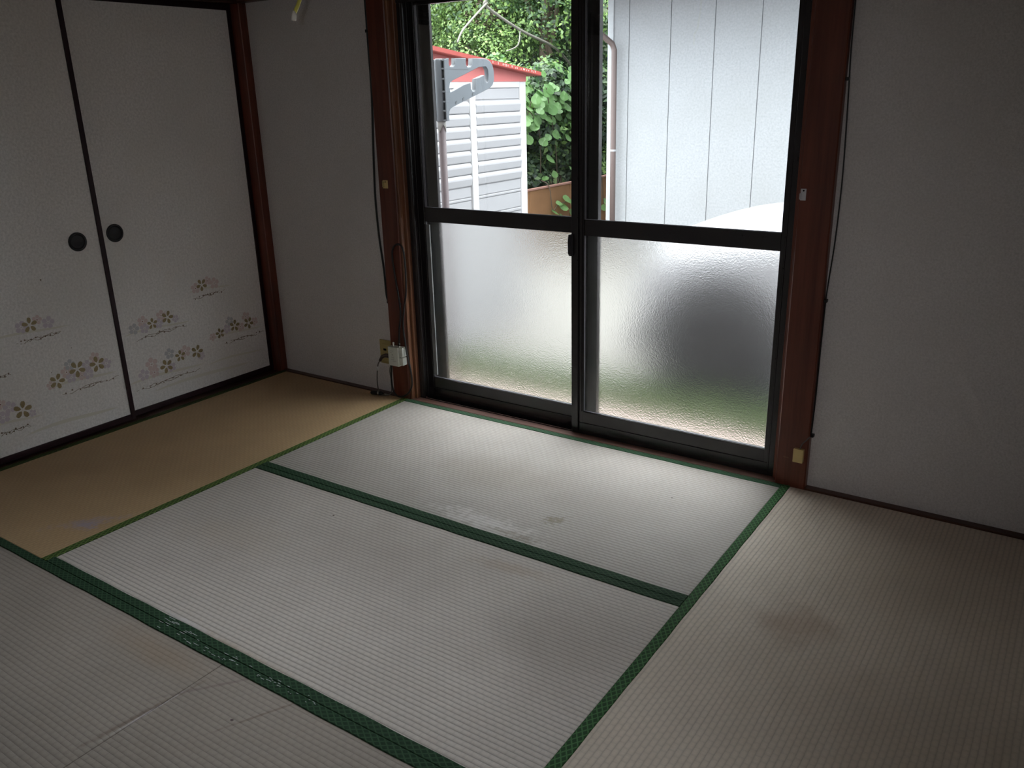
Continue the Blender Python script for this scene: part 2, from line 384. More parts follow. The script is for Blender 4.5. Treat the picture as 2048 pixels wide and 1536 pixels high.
# floor strips (tatamiyose)
tag(S(obj('baseboard_left', box(-.862, -.088, .0, .035, -.05, .004, .001), M['trim_x'])), 'brown floor strip along the papered wall left of the window')
tag(S(obj('baseboard_right', box(1.838, 2.64, .0, .035, -.05, .006, .001), M['trim_x'])), 'brown floor strip along the papered wall right of the window')
tag(S(obj('trim_9', box(.012, 1.732, .002, .060, -.05, .002, .002), M['sill_x'])), 'worn wooden sill strip in front of the window')

# ------------------------------------------------------------------ tatami mats
dA, dB = .8698, 1.7143
BW = .030
def mat_thing(label, x0, x1, y0, y1, surf, borders, dz=0):
    """borders: list of ('x'|'y', lo, hi) strips"""
    root = empty('tatami_mat', ((x0 + x1) / 2, (y0 + y1) / 2, -.056)); tag(root, label, 'mat', group='straw mats covering the floor')
    g = .0007
    bx0, bx1, by0, by1 = x0 + g, x1 - g, y0 + g, y1 - g
    bm = local(box(bx0, bx1, by0, by1, -.055, dz, .003, 2), root)
    obj('woven_surface', bm, surf, root)
    for ax, a, b, mt in borders:
        bm = bmesh.new()
        if ax == 'y': 
            L0, L1 = by0, by1; prof = [(a, -.03), (a, dz + .0008), (a + .002, dz + .0024), (b - .002, dz + .0024), (b, dz + .0008), (b, -.03)]
            n = 40; last = None
            for i in range(n + 1):
                y = L0 + (L1 - L0) * i / n; w = .0006 * math.sin(i * 1.7) + .0004 * math.sin(i * .6)
                inner_a = abs(a - x0) > .01
                ring = [bm.verts.new((px + (w if (abs(px - (a if inner_a else b)) < .003) else 0), y, pz)) for px, pz in prof]
                if last:
                    for k in range(5): bm.faces.new((last[k], last[k + 1], ring[k + 1], ring[k]))
                else: bm.faces.new(ring)
                last = ring
            bm.faces.new(last[::-1])
        else:
            L0, L1 = bx0, bx1; prof = [(a, -.03), (a, dz + .0008), (a + .002, dz + .0024), (b - .002, dz + .0024), (b, dz + .0008), (b, -.03)]
            n = 40; last = None
            for i in range(n + 1):
                x = L0 + (L1 - L0) * i / n; w = .0007 * math.sin(i * 1.3 + x0) + .0005 * math.sin(i * .5)
                inner_a = abs(a - y0) > .01
                ring = [bm.verts.new((x, py + (w if (abs(py - (a if inner_a else b)) < .003) else 0), pz)) for py, pz in prof]
                if last:
                    for k in range(5): bm.faces.new((last[k], ring[k], ring[k + 1], last[k + 1]))
                else: bm.faces.new(ring[::-1])
                last = ring
            bm.faces.new(last)
        bmesh.ops.recalc_face_normals(bm, faces=bm.faces)
        obj('border_cloth', local(bm, root), mt, root)
    return root
TB = (.455, .425, .40)
spA = [(.85, -.46, .30, .16, .1, (.24, .20, .165), .40, .9, .3, 6), (1.35, -.50, .32, .2, 0, (.29, .26, .24), .35, .9, .3, 5),
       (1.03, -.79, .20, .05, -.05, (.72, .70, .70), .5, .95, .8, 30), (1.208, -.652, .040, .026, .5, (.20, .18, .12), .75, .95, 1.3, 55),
       (1.193, -.810, .045, .018, .2, (.22, .19, .14), .7, .95, 1.3, 60), (1.12, -.805, .07, .014, .0, (.25, .21, .16), .6, .95, 1.2, 60),
       (1.47, -.30, .004, .004, 0, (.05, .04, .03), .9, .3, .0, 10)]
spB = [(.89, -1.13, .34, .14, .1, (.36, .31, .28), .22, .98, .5, 6), (1.60, -1.22, .26, .2, .3, (.24, .20, .17), .40, .9, .3, 5),
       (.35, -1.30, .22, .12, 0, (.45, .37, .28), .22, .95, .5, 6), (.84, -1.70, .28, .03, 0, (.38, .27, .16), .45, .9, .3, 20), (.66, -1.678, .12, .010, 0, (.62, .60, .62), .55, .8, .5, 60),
       (.55, -1.02, .004, .004, 0, (.05, .03, .02), .9, .3, 0, 10), (1.25, -.98, .13, .03, .1, (.38, .28, .2), .4, .9, .5, 40)]
spR = [(2.05, -.81, .12, .09, .2, (.30, .20, .13), .50, .98, .6, 10), (2.3, -.4, .3, .3, 0, (.24, .19, .12), .3, .95, .3, 4)]
spL = [(-.117, -1.511, .045, .028, .4, (.34, .31, .44), .6, .95, 1.1, 40), (-.13, -1.49, .11, .025, .9, (.36, .32, .42), .4, .95, 1.0, 30)]
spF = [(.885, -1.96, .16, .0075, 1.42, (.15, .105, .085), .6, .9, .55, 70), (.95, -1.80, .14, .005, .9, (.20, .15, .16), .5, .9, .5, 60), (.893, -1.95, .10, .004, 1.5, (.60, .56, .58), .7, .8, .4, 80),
       (1.13, -1.80, .12, .004, 1.1, (.15, .10, .08), .5, .8, .5, 70), (.70, -1.80, .2, .05, 0, (.32, .21, .12), .3, .9, .3, 14), (1.08, -1.86, .005, .004, 0, (.08, .05, .06), .9, .4, 0, 10)]
M['tA'] = m_tatami('straw_by_window', TB, 'x', spA)
M['tB'] = m_tatami('straw_centre', (.62, .58, .55), 'x', spB)
M['tR'] = m_tatami('straw_right', (.70, .625, .54), 'y', spR, k_=.8)
M['tL'] = m_tatami('aged_brown_straw_left', (.54, .38, .22), 'y', spL, k_=.6)
M['tF'] = m_tatami('straw_front', (.40, .36, .325), 'x', spF, k_=.6)
M['hY'] = m_heri('yellow_green_border', (.14, .22, .06), (.05, .085, .025), 'y')
M['hRr'] = m_heri('green_border_right', (.085, .21, .085), (.032, .08, .035), 'y')
M['hX'] = m_heri('deep_green_border', (.045, .10, .055), (.022, .050, .028), 'x')
M['hXp'] = m_heri('plain_green_border', (.055, .125, .07), (.035, .080, .045), 'x')
M['hLf'] = m_heri('dim_green_border', (.07, .10, .035), (.035, .05, .02), 'y')
mat_thing('pale straw mat right below the window sill with smudges near its front edge', 0, 1.76, -dA, 0, M['tA'], [('x', -BW, 0, M['hXp']), ('x', -dA, -dA + BW + .004, M['hX'])])
mat_thing('pale straw mat in the middle of the floor between two dark green seams', 0, 1.76, -dB, -dA, M['tB'], [('x', -dA - BW, -dA, M['hX']), ('x', -dB, -dB + BW, M['hX'])])
mat_thing('brown aged straw mat lying along the flowered closet doors', -.866, 0, -dB, 0, M['tL'], [('y', -BW, 0, M['hY']), ('y', -.866, -.866 + BW, M['hLf'])])
mat_thing('beige straw mat with a brown stain under the bare wall at the right', 1.76, 2.64, -dB, 0, M['tR'], [('y', 1.76, 1.76 + BW, M['hRr']), ('y', 2.64 - BW, 2.64, M['hRr'])])
mat_thing('greyish straw mat at the lower left, frayed at its right end', -.866, .893, -dB - .88, -dB, M['tF'], [('x', -dB - BW, -dB, M['hX']), ('x', -dB - .88, -dB - .85, M['hX'])])
mat_thing('straw mat at the bottom edge below the worn green seam, right of the frayed end', .893, 2.64, -dB - .88, -dB, M['tF'], [('x', -dB - BW, -dB, M['hX']), ('x', -dB - .88, -dB - .85, M['hX'])])
mat_thing('straw mat behind the camera against the back wall', -.866, 2.64, -3.52, -dB - .88, M['tR'], [('x', -3.52, -3.49, M['hX'])])
# worn glossy tape threads on the front seam
bm = bmesh.new()
for i in range(60):
    t = random.random(); cx = .60 + .62 * t ** 1.3; cyy = -1.714 + random.uniform(-.022, .022)
    if t > .5: cyy = -1.714 + random.uniform(-.016, .008)
    l = random.uniform(.008, .030) * (1.2 - t); a = random.uniform(-.5, .5)
    dx, dy = math.cos(a) * l / 2, math.sin(a) * l / 2; w = .0008
    z = .0027
    add_box(bm, cx - abs(dx), cx + abs(dx), cyy + dy - w, cyy + dy + w, z, z + .0005)
tag(obj('frayed_threads', bm, m_plain('frayed_white_threads', (.42, .47, .46), .4)), 'frayed pale threads worn through the dark green seam at lower left', 'threads', 'stuff')

# ------------------------------------------------------------------ fusuma (sliding closet doors)
def petal_flower(bm, face_x, y, z, r, rot, mi, width=.40):
    """five separate petals lying on the paper"""
    for k in range(5):
        a = rot + k * 2 * math.pi / 5
        cy_, cz_ = math.cos(a), math.sin(a); py, pz = -cz_, cy_
        pts = []
        for (d, w) in ((.18, 0), (.35, .62), (.62, 1), (.88, .8), (1, .25), (.95, 0), (1, -.25), (.88, -.8), (.62, -1), (.35, -.62)):
            pts.append((face_x, y + r * (cy_ * d + py * w * width * .62), z + r * (cz_ * d + pz * w * width * .62)))
        add_poly(bm, pts, mi)
def dot(bm, fx, y, z, r, mi, n=8):
    add_poly(bm, [(fx, y + r * math.cos(2 * math.pi * k / n), z + r * math.sin(2 * math.pi * k / n)) for k in range(n)], mi)
def twig(bm, fx, p0, p1, mi, seed):
    rd = random.Random(seed); n = 26
    L = p1[0] - p0[0]
    for s in range(3):
        a0 = 0 if s == 0 else rd.uniform(.0, .4); a1 = 1 if s == 0 else rd.uniform(.6, 1)
        ph = rd.uniform(0, 6); pts = []
        for i in range(n + 1):
            t = a0 + (a1 - a0) * i / n
            y = p0[0] + L * t; z = p0[1] + (p1[1] - p0[1]) * t + .0045 * math.sin(ph + t * 19) * (1 if s < 2 else .6) + (s - 1) * .003 + rd.uniform(-.0012, .0012)
            pts.append((y, z))
        for i in range(n):
            w = .0009 * (1.2 - .6 * abs(i / n - .5)); (y0, z0), (y1, z1) = pts[i], pts[i + 1]
            if rd.random() < .12: continue
            add_poly(bm, [(fx, y0, z0 - w), (fx, y1, z1 - w), (fx, y1, z1 + w), (fx, y0, z0 + w)], mi)
    for i in range(8):
        t = (i + .7 + rd.uniform(-.3, .3)) / 8.6
        dot(bm, fx, p0[0] + L * t, p0[1] + (p1[1] - p0[1]) * t + rd.uniform(-.007, .007), rd.uniform(.003, .0042), mi)
def mist(bm, fx, y0, y1, z, h, mi):
    n = 12; top = []; bot = []
    for i in range(n + 1):
        t = i / n; y = y0 + (y1 - y0) * t; k = math.sin(math.pi * t) ** .5
        zz = z + .006 * math.sin(t * 5)
        top.append((fx, y, zz + h * k + .0004)); bot.append((fx, y, zz - h * .5 * k - .0004))
    for i in range(n): add_poly(bm, [bot[i], bot[i + 1], top[i + 1], top[i]], mi)

def fusuma(name, label, fx, y0, y1, hy, hz, gold, pale, twigs, mists, extra):
    root = empty(name, (fx, (y0 + y1) / 2, 0)); tag(root, label, kind='structure')
    FW = .020; zb, zt = .002, 1.7635
    obj('paper_panel', local(box(fx - .018, fx, y0 + FW * .6, y1 - FW * .6, zb + FW * .6, zt - FW * .6), root), M['fusuma'], root)
    fr = .006
    for nm, d in (('stile', (fx - .022, fx + fr, y0, y0 + FW, zb, zt)), ('stile', (fx - .022, fx + fr, y1 - FW, y1, zb, zt)),
                  ('rail', (fx - .022, fx + fr - .001, y0 + FW, y1 - FW, zb, zb + .026)), ('rail', (fx - .022, fx + fr - .001, y0 + FW, y1 - FW, zt - .026, zt))):
        obj(nm, local(box(*d, .0015, 2), root), M['lacquer'], root)
    # round recessed pull
    bm = bmesh.new(); seg = 32; R0 = .0385
    prof = [(R0, .0), (R0, .003), (R0 - .003, .0042), (R0 - .008, .004), (R0 - .011, .001), (R0 - .013, -.008), (.012, -.009)]
    rings = [[bm.verts.new((fx + .0004 + h, hy + r * math.cos(2 * math.pi * k / seg), hz + r * math.sin(2 * math.pi * k / seg))) for k in range(seg)] for r, h in [(a, max(b, .0006) if i > 3 else b) for i, (a, b) in enumerate(prof)]]
    for i in range(len(rings) - 1):
        for k in range(seg):
            f = bm.faces.new((rings[i][k], rings[i][(k + 1) % seg], rings[i + 1][(k + 1) % seg], rings[i + 1][k])); f.material_index = 0 if i < 4 else 1
    f = bm.faces.new(rings[-1]); f.material_index = 1
    bmesh.ops.recalc_face_normals(bm, faces=bm.faces)
    h = obj('handle', local(bm, root), [M['handle_rim'], M['handle']], root); h['label'] = 'round black recessed pull'
    e = .0006
    # prints
    mats = [M['gold'], M['pink'], M['lilac'], M['blue'], M['branch_ink'], M['red_ink'], M['gold_mist']]
    bm = bmesh.new()
    for m_ in mists: mist(bm, fx + e * .4, *m_, 6)
    for i, (y, z, mi, r) in enumerate(pale):
        petal_flower(bm, fx + e * (.6 + .03 * (i % 5)), y, z, r, i * 1.3, mi, .62)
        dot(bm, fx + e * .95, y, z, .0028, 5 if mi == 1 else mi)
    o = obj('pale_blossom_print', local(bm, root), mats, root); o['kind'] = 'stuff'; o['label'] = 'pale pink, lilac and blue printed blossoms'
    for i, (y, z, r) in enumerate(gold):
        bm = bmesh.new(); petal_flower(bm, fx + e * 1.1, y, z, r, i * .9 + .3, 0, .42)
        obj('gold_blossom_print', local(bm, root), mats, root)
    for i, (p0, p1) in enumerate(twigs):
        bm = bmesh.new(); twig(bm, fx + e, p0, p1, 4, i + int(-y0 * 100))
        o = obj('twig_print', local(bm, root), mats, root)
    if extra:
        bm = bmesh.new()
        for (y, z, r) in extra: dot(bm, fx + e, y, z, r, 4)
        obj('stain_dots', local(bm, root), mats, root)['kind'] = 'stuff'
    return root
gl_ = [(-1.195, .522, .031), (-1.135, .268, .033), (-1.044, .296, .036), (-.955, .274 + .02, .035), (-1.291, .193, .037)]
pl_ = [(-1.228, .52, 2, .026), (-1.122, .516, 2, .026), (-1.163, .536, 1, .02), (-1.072, .322, 3, .024), (-1.0, .300, 2, .024), (-.915, .285, 2, .024), (-1.09, .295, 1, .026), (-1.075, .268, 2, .024),
       (-1.162, .258, 1, .020), (-1.337, .219, 2, .026), (-1.366, .186, 2, .026), (-1.0, .262, 2, .024), (-1.367, .240, 1, .022), (-1.257, .168, 2, .016), (-.962, .325, 1, .024), (-1.03, .262, 1, .02)]
tl_ = [((-1.259, .460), (-1.078, .468)), ((-1.125, .206), (-.87, .218)), ((-1.395, .120), (-1.273, .122)), ((-1.42, .352), (-1.304, .347))]
ml_ = [(-1.40, -1.04, .492, .006), (-1.18, -.88, .245, .008), (-1.45, -1.22, .155, .006), (-1.30, -.90, .085, .010)]
fusuma('door_1', 'left sliding closet door of cream paper with gold and lilac blossoms', -.898, -1.72, -.828, -.940, .814, gl_, pl_, tl_, ml_, [(-1.117, .689, .0035), (-1.05, .39, .002), (-1.15, .31, .002)])
gr_ = [(-.654, .408 - .01, .026), (-.575, .404 + .006, .031), (-.370, .522, .030), (-.306, .268, .026), (-.216, .286, .030), (-.131, .280, .030), (-.618, .186, .034), (-.540, .215, .028), (-.448, .212, .033)]
pr_ = [(-.747, .394, 3, .026), (-.70, .418, 1, .026), (-.695, .385, 2, .024), (-.605, .424, 1, .026), (-.623, .392, 2, .024), (-.405, .512, 1, .026), (-.300, .517, 1, .028), (-.337, .535, 1, .022), (-.594, .240, 3, .026), (-.510, .230, 1, .03),
       (-.690, .215, 1, .032), (-.737, .176, 2, .028), (-.683, .174, 1, .026), (-.594, .175, 2, .024), (-.242, .315, 3, .024), (-.143, .315, 1, .026), (-.263, .280, 2, .024), (-.182, .272, 1, .024), (-.094, .280, 1, .022), (-.535, .395, 2, .018), (-.427, .185, 2, .020), (-.35, .26, 1, .02)]
tr_ = [((-.744, .344), (-.480, .354)), ((-.426, .464), (-.247, .474)), ((-.288, .212), (-.040, .216)), ((-.785, .112), (-.444, .128))]
mr_ = [(-.80, -.46, .372, .006), (-.45, -.20, .496, .005), (-.82, -.42, .150, .008), (-.38, -.05, .25, .006), (-.70, -.15, .085, .010), (-.40, -.05, .13, .006)]
fusuma('door_2', 'right sliding closet door of cream paper beside the corner post with blossoms', -.926, -.86, -.012, -.757, .822, gr_, pr_, tr_, mr_, [])

# ------------------------------------------------------------------ window
win = empty('window_1', (.88, .09, 0)); tag(win, 'large two-pane sliding window with dark bronze aluminium frame', kind='structure')
def wpart(name, bm, mat, par, lab=None):
    o = obj(name, bm, mat, par)
    return o
wf = obj('window_frame', local(bmesh.new(), win), M['alu'], win) if False else None
OX0, OX1, ZT = .036, 1.712, 1.765
def fr_obj():
    bm = bmesh.new()
    # left jamb: stepped channels, right jamb, head, sill with two running rails
    add_box(bm, OX0, .056, .048, .155, 0, ZT, .001); add_box(bm, .056, .066, .048, .056, 0, ZT, .001); add_box(bm, .056, .064, .078, .083, 0, ZT, .0008); add_box(bm, .056, .082, .125, .155, 0, ZT, .001)
    add_box(bm, 1.692, OX1, .044, .155, 0, ZT, .001); add_box(bm, 1.686, 1.692, .044, .050, 0, ZT, .001); add_box(bm, 1.682, 1.692, .082, .086, 0, ZT, .0008); add_box(bm, 1.668, 1.692, .125, .155, 0, ZT, .001)
    add_box(bm, OX0, OX1, .044, .155, ZT - .045, ZT, .001); add_box(bm, OX0, OX1, .044, .052, ZT - .062, ZT - .045, .001)
    add_box(bm, OX0, OX1, .044, .155, -.045, -.012, .001); add_box(bm, OX0, OX1, .044, .050, -.012, .004, .001)
    for y in (.062, .098): add_box(bm, OX0, OX1, y - .002, y + .002, -.012, .0, .0)
    add_box(bm, OX0, OX1, .125, .155, -.02, .02, .001)
    return bm
obj('window_frame', local(fr_obj(), win), M['alu'], win)
def sash(x0, x1, y0, y1, lab, lw, rw, tall_left_ridges=False):
    r = obj('sash', local(bmesh.new(), win), M['alu'], win) if False else None
    ym = (y0 + y1) / 2
    zb, zt = .0, 1.735
    bm = bmesh.new(); add_box(bm, x0, x1, y0, y1, zb, .050, .002, 2); add_box(bm, x0 + .002, x1 - .002, y0 + .001, y1 - .001, .050, .100, .002)
    s = obj('sash', local(bm, win), M['alu'], win); s['label'] = lab
    gbz = .100; mz0, mz1 = .822, .883; tz = 1.694
    lx = x0 + lw; rx = x1 - rw
    bm = add_box(bmesh.new(), x0, lx, y0, y1, .05, zt, .0015)
    if tall_left_ridges:
        for xx in (x0 + .032, lx - .006, lx + .003): add_box(bm, xx - .0012, xx + .0012, y0 - .0035, y0 + .002, .1, zt, .0008)
        add_box(bm, x0 + .000, x0 + .030, y0 - .008, y0, .02, zt, .0025, 2)
        add_box(bm, x0 - .0, x0 + .03, y0 - .0075, y0 + .004, .012, .05, .003, 2)
    obj('stile', local(bm, win), M['alu'], s)
    obj('stile', local(add_box(bmesh.new(), rx, x1, y0, y1, .05, zt, .0015), win), M['alu'], s)
    bm = add_box(bmesh.new(), lx - .001, rx + .001, y0 + .001, y1 - .001, mz0, mz1, .0015)
    obj('middle_rail', local(bm, win), M['alu'], s)
    obj('top_rail', local(add_box(bmesh.new(), lx - .001, rx + .001, y0 + .001, y1 - .001, tz, zt, .0015), win), M['alu'], s)
    obj('clear_pane', local(box(lx - .004, rx + .004, ym - .0015, ym + .0015, mz1 - .004, tz + .004), win), M['clear'], s)
    obj('frosted_pane', local(box(lx - .004, rx + .004, ym - .002, ym + .002, gbz - .004, mz0 + .004), win), M['frost'], s)
    g = .0022; bm = bmesh.new()
    yg = ym - .0045
    for (a, b, c, d) in ((lx, lx + g, mz1, tz), (lx, rx, mz1, mz1 + g), (lx, lx + g, gbz, mz0), (lx, rx, gbz, gbz + g * .7)):
        add_box(bm, a, b, yg, ym - .002, c, d)
    obj('glazing_gasket', local(bm, win), M['gasket'], s)
    return s
s_out = sash(.050, .957, .085, .111, 'outer left sash of the window', .041, .055)
M['light_strip'] = m_plain('pale_grey_light_strip', (.22, .225, .23), .5)
obj('painted_light_strip', local(add_box(add_box(bmesh.new(), .0925, .108, .090, .0955, .112, .808), .108, .1125, .089, .0955, .112, .808), win), M['light_strip'], s_out)  # pale colour stands for the strip of light beside the stile
s_in = sash(.866, 1.690, .046, .072, 'inner right sash of the window', .050, .018, True)
# crescent lock on the meeting stile
bm = bmesh.new(); prism = [(.028, .742), (.020, .752), (.018, .80), (.024, .825), (.040, .825), (.044, .742)]
prism_x(bm, prism, .861, .874); bmesh.ops.bevel(bm, geom=list(bm.edges), offset=.0015, segments=1, affect='EDGES')
obj('crescent_lock', local(bm, win), M['handle'], s_in)
# outer insect-screen stile standing behind the left sash
bm = bmesh.new(); add_box(bm, .062, .134, .135, .152, .0, 1.72, .002)
obj('screen_stile', local(bm, win), M['alu'], win)

# ------------------------------------------------------------------ cables and small fittings
def cable(name, label, pts, r, mat, cat='cable', seg=8, sm=5):
    c = empty(name, tuple(pts[0])); tag(c, label, cat)
    o = obj('sheath', local(tube(smooth_path(pts, sm), r, seg), c), mat, c, True)
    return c
y_ = .026
p1 = [(-.111, y_, 1.79), (-.111, y_, 1.724), (-.111, y_, 1.645), (-.112, y_, 1.532), (-.112, y_, 1.374), (-.123, y_, 1.19), (-.132, y_, 1.042), (-.137, y_, .912), (-.132, y_, .756), (-.117, y_, .598), (-.107, .020, .483), (-.094, .018, .450)]
c1 = cable('cable', 'black cable running down the papered wall beside the left window post', p1, .0046, M['cable'])
obj('cable_clip', local(add_box(bmesh.new(), -.116, -.106, .016, .0295, 1.600, 1.612, .001), c1), M['cable'], c1)
obj('cable_clip', local(add_box(bmesh.new(), -.102, -.0885, .012, .0295, .446, .458, .001), c1), M['cable'], c1)
lp = [(-.015, -.020, .262), (-.014, -.012, .336), (-.005, -.006, .408), (-.008, -.006, .477), (-.020, -.006, .567), (-.030, -.006, .657), (-.026, -.006, .702), (-.006, -.006, .725), (.021, -.006, .727), (.037, -.006, .702), (.041, -.006, .652),
      (.041, -.006, .574), (.037, -.008, .505), (.021, -.011, .434), (.009, -.010, .363), (.016, -.010, .268), (.027, -.010, .198), (.039, -.010, .140), (.041, -.012, .080), (.016, -.014, .036), (-.020, -.018, .014), (-.055, -.020, .016), (-.078, -.018, .050), (-.084, -.012, .110), (-.080, -.010, .160)]
c2 = cable('antenna_cable', 'looped black antenna cable hung on the left window post', lp, .0044, M['cable'])
for dx, z in ((0, .264),): pass
# splitter box
sp = empty('antenna_splitter', (-.035, -.02, .162)); tag(sp, 'white antenna splitter box on the foot of the left window post', 'splitter')
obj('housing', local(box(-.074, -.012, -.034, -.0003, .165, .256, .003, 2), sp), M['box_white'], sp)
obj('side_cover', local(add_box(add_box(bmesh.new(), -.012, .010, -.028, -.0003, .212, .256, .002), -.012, .010, -.028, -.0003, .172, .208, .002), sp), M['box_white'], sp)
for x in (-.052, -.016):
    bm = add_tube(bmesh.new(), [(x, -.017, .254), (x, -.017, .268), (x, -.017, .2685), (x, -.017, .276)], [.0045, .0045, .006, .006], 12)
    obj('connector', local(bm, sp), M['metal'], sp, False)
bm = bmesh.new()
for (x, z, w, h) in ((-.060, .236, .018, .0016), (-.060, .228, .012, .0016), (-.055, .205, .012, .0018), (-.058, .196, .02, .0018), (-.040, .20, .0018, .012), (-.048, .188, .022, .0016), (-.05, .215, .004, .008)):
    add_box(bm, x, x + w, -.0345, -.0338, z, z + h)
o = obj('moulded_marks', local(bm, sp), M['ink_grey'], sp)
# outlet plate
ou = empty('wall_outlet', (-.135, .03, .15)); tag(ou, 'yellowed wall outlet on the papered wall beside the left window post', 'outlet')
obj('plate', local(box(-.176, -.092, .021, .0297, .146, .262, .003, 2), ou), M['outlet'], ou)
obj('socket', local(box(-.158, -.110, .018, .0215, .160, .245, .002), ou), M['outlet'], ou)
obj('slot', local(add_box(bmesh.new(), -.150, -.132, .0172, .0182, .212, .222), ou), M['black'], ou)
# plug with short cord
pg = empty('plug', (-.135, .015, .17)); tag(pg, 'dark brown plug and grey cord in the yellowed outlet', 'plug')
obj('plug_body', local(add_tube(bmesh.new(), smooth_path([(-.112, .014, .190), (-.130, .006, .192), (-.150, .004, .182), (-.170, .010, .160)], 4), [.010] * 5 + [.009] * 4 + [.007] * 4, 10), pg), M['cable_brown'], pg, True)
obj('cord', local(tube(smooth_path([(-.170, .010, .160), (-.186, .010, .137), (-.194, .008, .091), (-.194, .004, .042), (-.172, -.012, .012), (-.140, -.022, .008), (-.10, -.024, .008)], 5), .0028), pg), M['cable_grey'], pg, True)
obj('cord_collar', local(add_tube(bmesh.new(), [(-.188, .010, .128), (-.191, .009, .108)], .0052, 10), pg), M['tag'], pg, True)
cab = cable('cord', 'thin grey cord hanging from the splitter to the floor', [(-.078, -.012, .168), (-.094, -.006, .143), (-.100, -.004, .120), (-.094, -.006, .085), (-.084, -.016, .05), (-.088, -.022, .018), (-.12, -.03, .006), (-.16, -.034, .006)], .0022, M['cable_grey'], 'cord')
ac = empty('adapter', (-.15, -.03, .0)); tag(ac, 'small dark cable adapter lying on the brown mat below the outlet', 'adapter')
obj('body', local(add_tube(bmesh.new(), [(-.196, -.040, .011), (-.190, -.040, .011), (-.140, -.028, .011), (-.134, -.027, .011)], [.007, .010, .010, .006], 12), ac), M['cable'], ac, True)
obj('pin', local(add_tube(bmesh.new(), [(-.134, -.027, .010), (-.096, -.018, .008)], .0030, 8), ac), M['metal'], ac, True)
obj('ring', local(add_tube(bmesh.new(), [(-.160, -.033, .011), (-.153, -.031, .011)], .0112, 12), ac), M['metal'], ac, True)
# screw on left post
sc_ = tag(obj('screw', add_tube(bmesh.new(), [(-.002, .0, .458), (-.002, -.0025, .458)], .004, 10), M['metal']), 'small shiny screw head inside the cable loop on the left post', 'screw')
# hook on left post
hk = empty('latch_hook', (-.045, 0, .97)); tag(hk, 'small yellowed latch hook on the left window post', 'hook')
obj('base_plate', local(box(-.060, -.030, -.004, -.0003, .968, 1.003, .0015), hk), M['cream'], hk)
bm = bmesh.new(); add_box(bm, -.056, -.050, -.012, -.003, .974, .999, .001); add_box(bm, -.056, -.036, -.012, -.006, .993, .999, .001)
obj('catch', local(bm, hk), M['outlet'], hk)
# tag on right post
tg = empty('curtain_hook', (1.747, 0, 1.0)); tag(tg, 'small grey-white curtain hook plate on the right window post', 'hook')
obj('plate', local(box(1.738, 1.756, -.005, -.0003, .999, 1.036, .002, 2), tg), M['tag'], tg)
obj('screw', local(add_tube(bmesh.new(), [(1.748, -.004, 1.030), (1.748, -.0062, 1.030)], .0028, 10), tg), M['black'], tg)
obj('tongue', local(box(1.736, 1.742, -.009, -.004, 1.002, 1.022, .0015), tg), M['tag'], tg)
# phone jack with wire
pj = empty('phone_jack', (1.81, 0, .10)); tag(pj, 'cream square phone jack low on the right window post', 'jack')
obj('housing', local(box(1.792, 1.827, -.018, -.0003, .103, .153, .003, 2), pj), M['cream'], pj)
obj('lead', local(tube(smooth_path([(1.812, -.008, .152), (1.818, -.005, .172), (1.829, -.003, .186), (1.8395, .004, .200)], 4), .0022, 6), pj), M['cable_grey'], pj, True)
p2 = [(1.8425, .022, 1.79), (1.8425, .022, 1.581), (1.843, .024, 1.444), (1.846, .025, 1.362), (1.851, .025, 1.229), (1.855, .025, 1.06), (1.852, .025, .876), (1.845, .023, .746), (1.842, .022, .672), (1.841, .022, .507), (1.841, .020, .33), (1.8405, .010, .205)]
c3 = cable('phone_wire', 'thin dark wire along the edge of the right window post', p2, .0023, M['cable'], 'wire')
for z in (1.362, .677, .200):
    obj('cable_clip', local(add_box(bmesh.new(), 1.8385, 1.848, .012, .0295, z - .005, z + .005, .0008), c3), M['cable'], c3)
tag(obj('nick', add_box(bmesh.new(), 1.755, 1.774, -.0012, .0003, .107, .110, .0003), M['post_light']), 'small pale nick in the right post beside the phone jack', 'scratch')
# light pull cord
lc = empty('light_pull_cord', (.80, -1.19, 1.52)); tag(lc, 'yellow-green pull cord with white tip hanging at the top', 'cord')
pts = smooth_path([(.850, -1.19, CZ), (.846, -1.19, 2.0), (.826, -1.182, 1.66), (.806, -1.180, 1.592), (.8035, -1.186, 1.572), (.800, -1.194, 1.556), (.7975, -1.198, 1.548)], 5)
obj('cord', local(tube(pts, .0048, 8), lc), M['cord_yellow'], lc, True)
obj('tip', local(add_tube(bmesh.new(), [(.7965, -1.199, 1.551), (.7970, -1.201, 1.541), (.7985, -1.204, 1.530)], [.0052, .0062, .0060], 10), lc), M['cord_tip'], lc, True)

# ------------------------------------------------------------------ garden: ground, apron, grass
bm = box(-30, 20, .16, 40, GZ - .2, GZ); tag(S(obj('ground', bm, M['ground'])), 'pale gravelly ground of the yard')
bm = box(-6, 8, .17, 1.26, GZ, GZ + .03, .005); tag(S(obj('ground_apron', bm, M['paving'])), 'pinkish concrete apron along the house wall')
def blades(n, x0, x1, y0, y1, h, seed):
    r = np.random.default_rng(seed)
    c = np.stack([r.uniform(x0, x1, n), r.uniform(y0, y1, n), np.full(n, GZ)], 1)
    a = r.uniform(0, 6.28, n); w = .006 + .006 * r.random(n); hh = h * (.5 + r.random(n))
    dx = np.stack([np.cos(a) * w, np.sin(a) * w, 0 * a], 1); lean = np.stack([r.normal(0, .35, n) * hh, r.normal(0, .35, n) * hh, hh], 1)
    V = np.stack([c - dx, c + dx, c + lean], 1).reshape(-1, 3)
    F = np.arange(3 * n).reshape(n, 3)
    return V, F
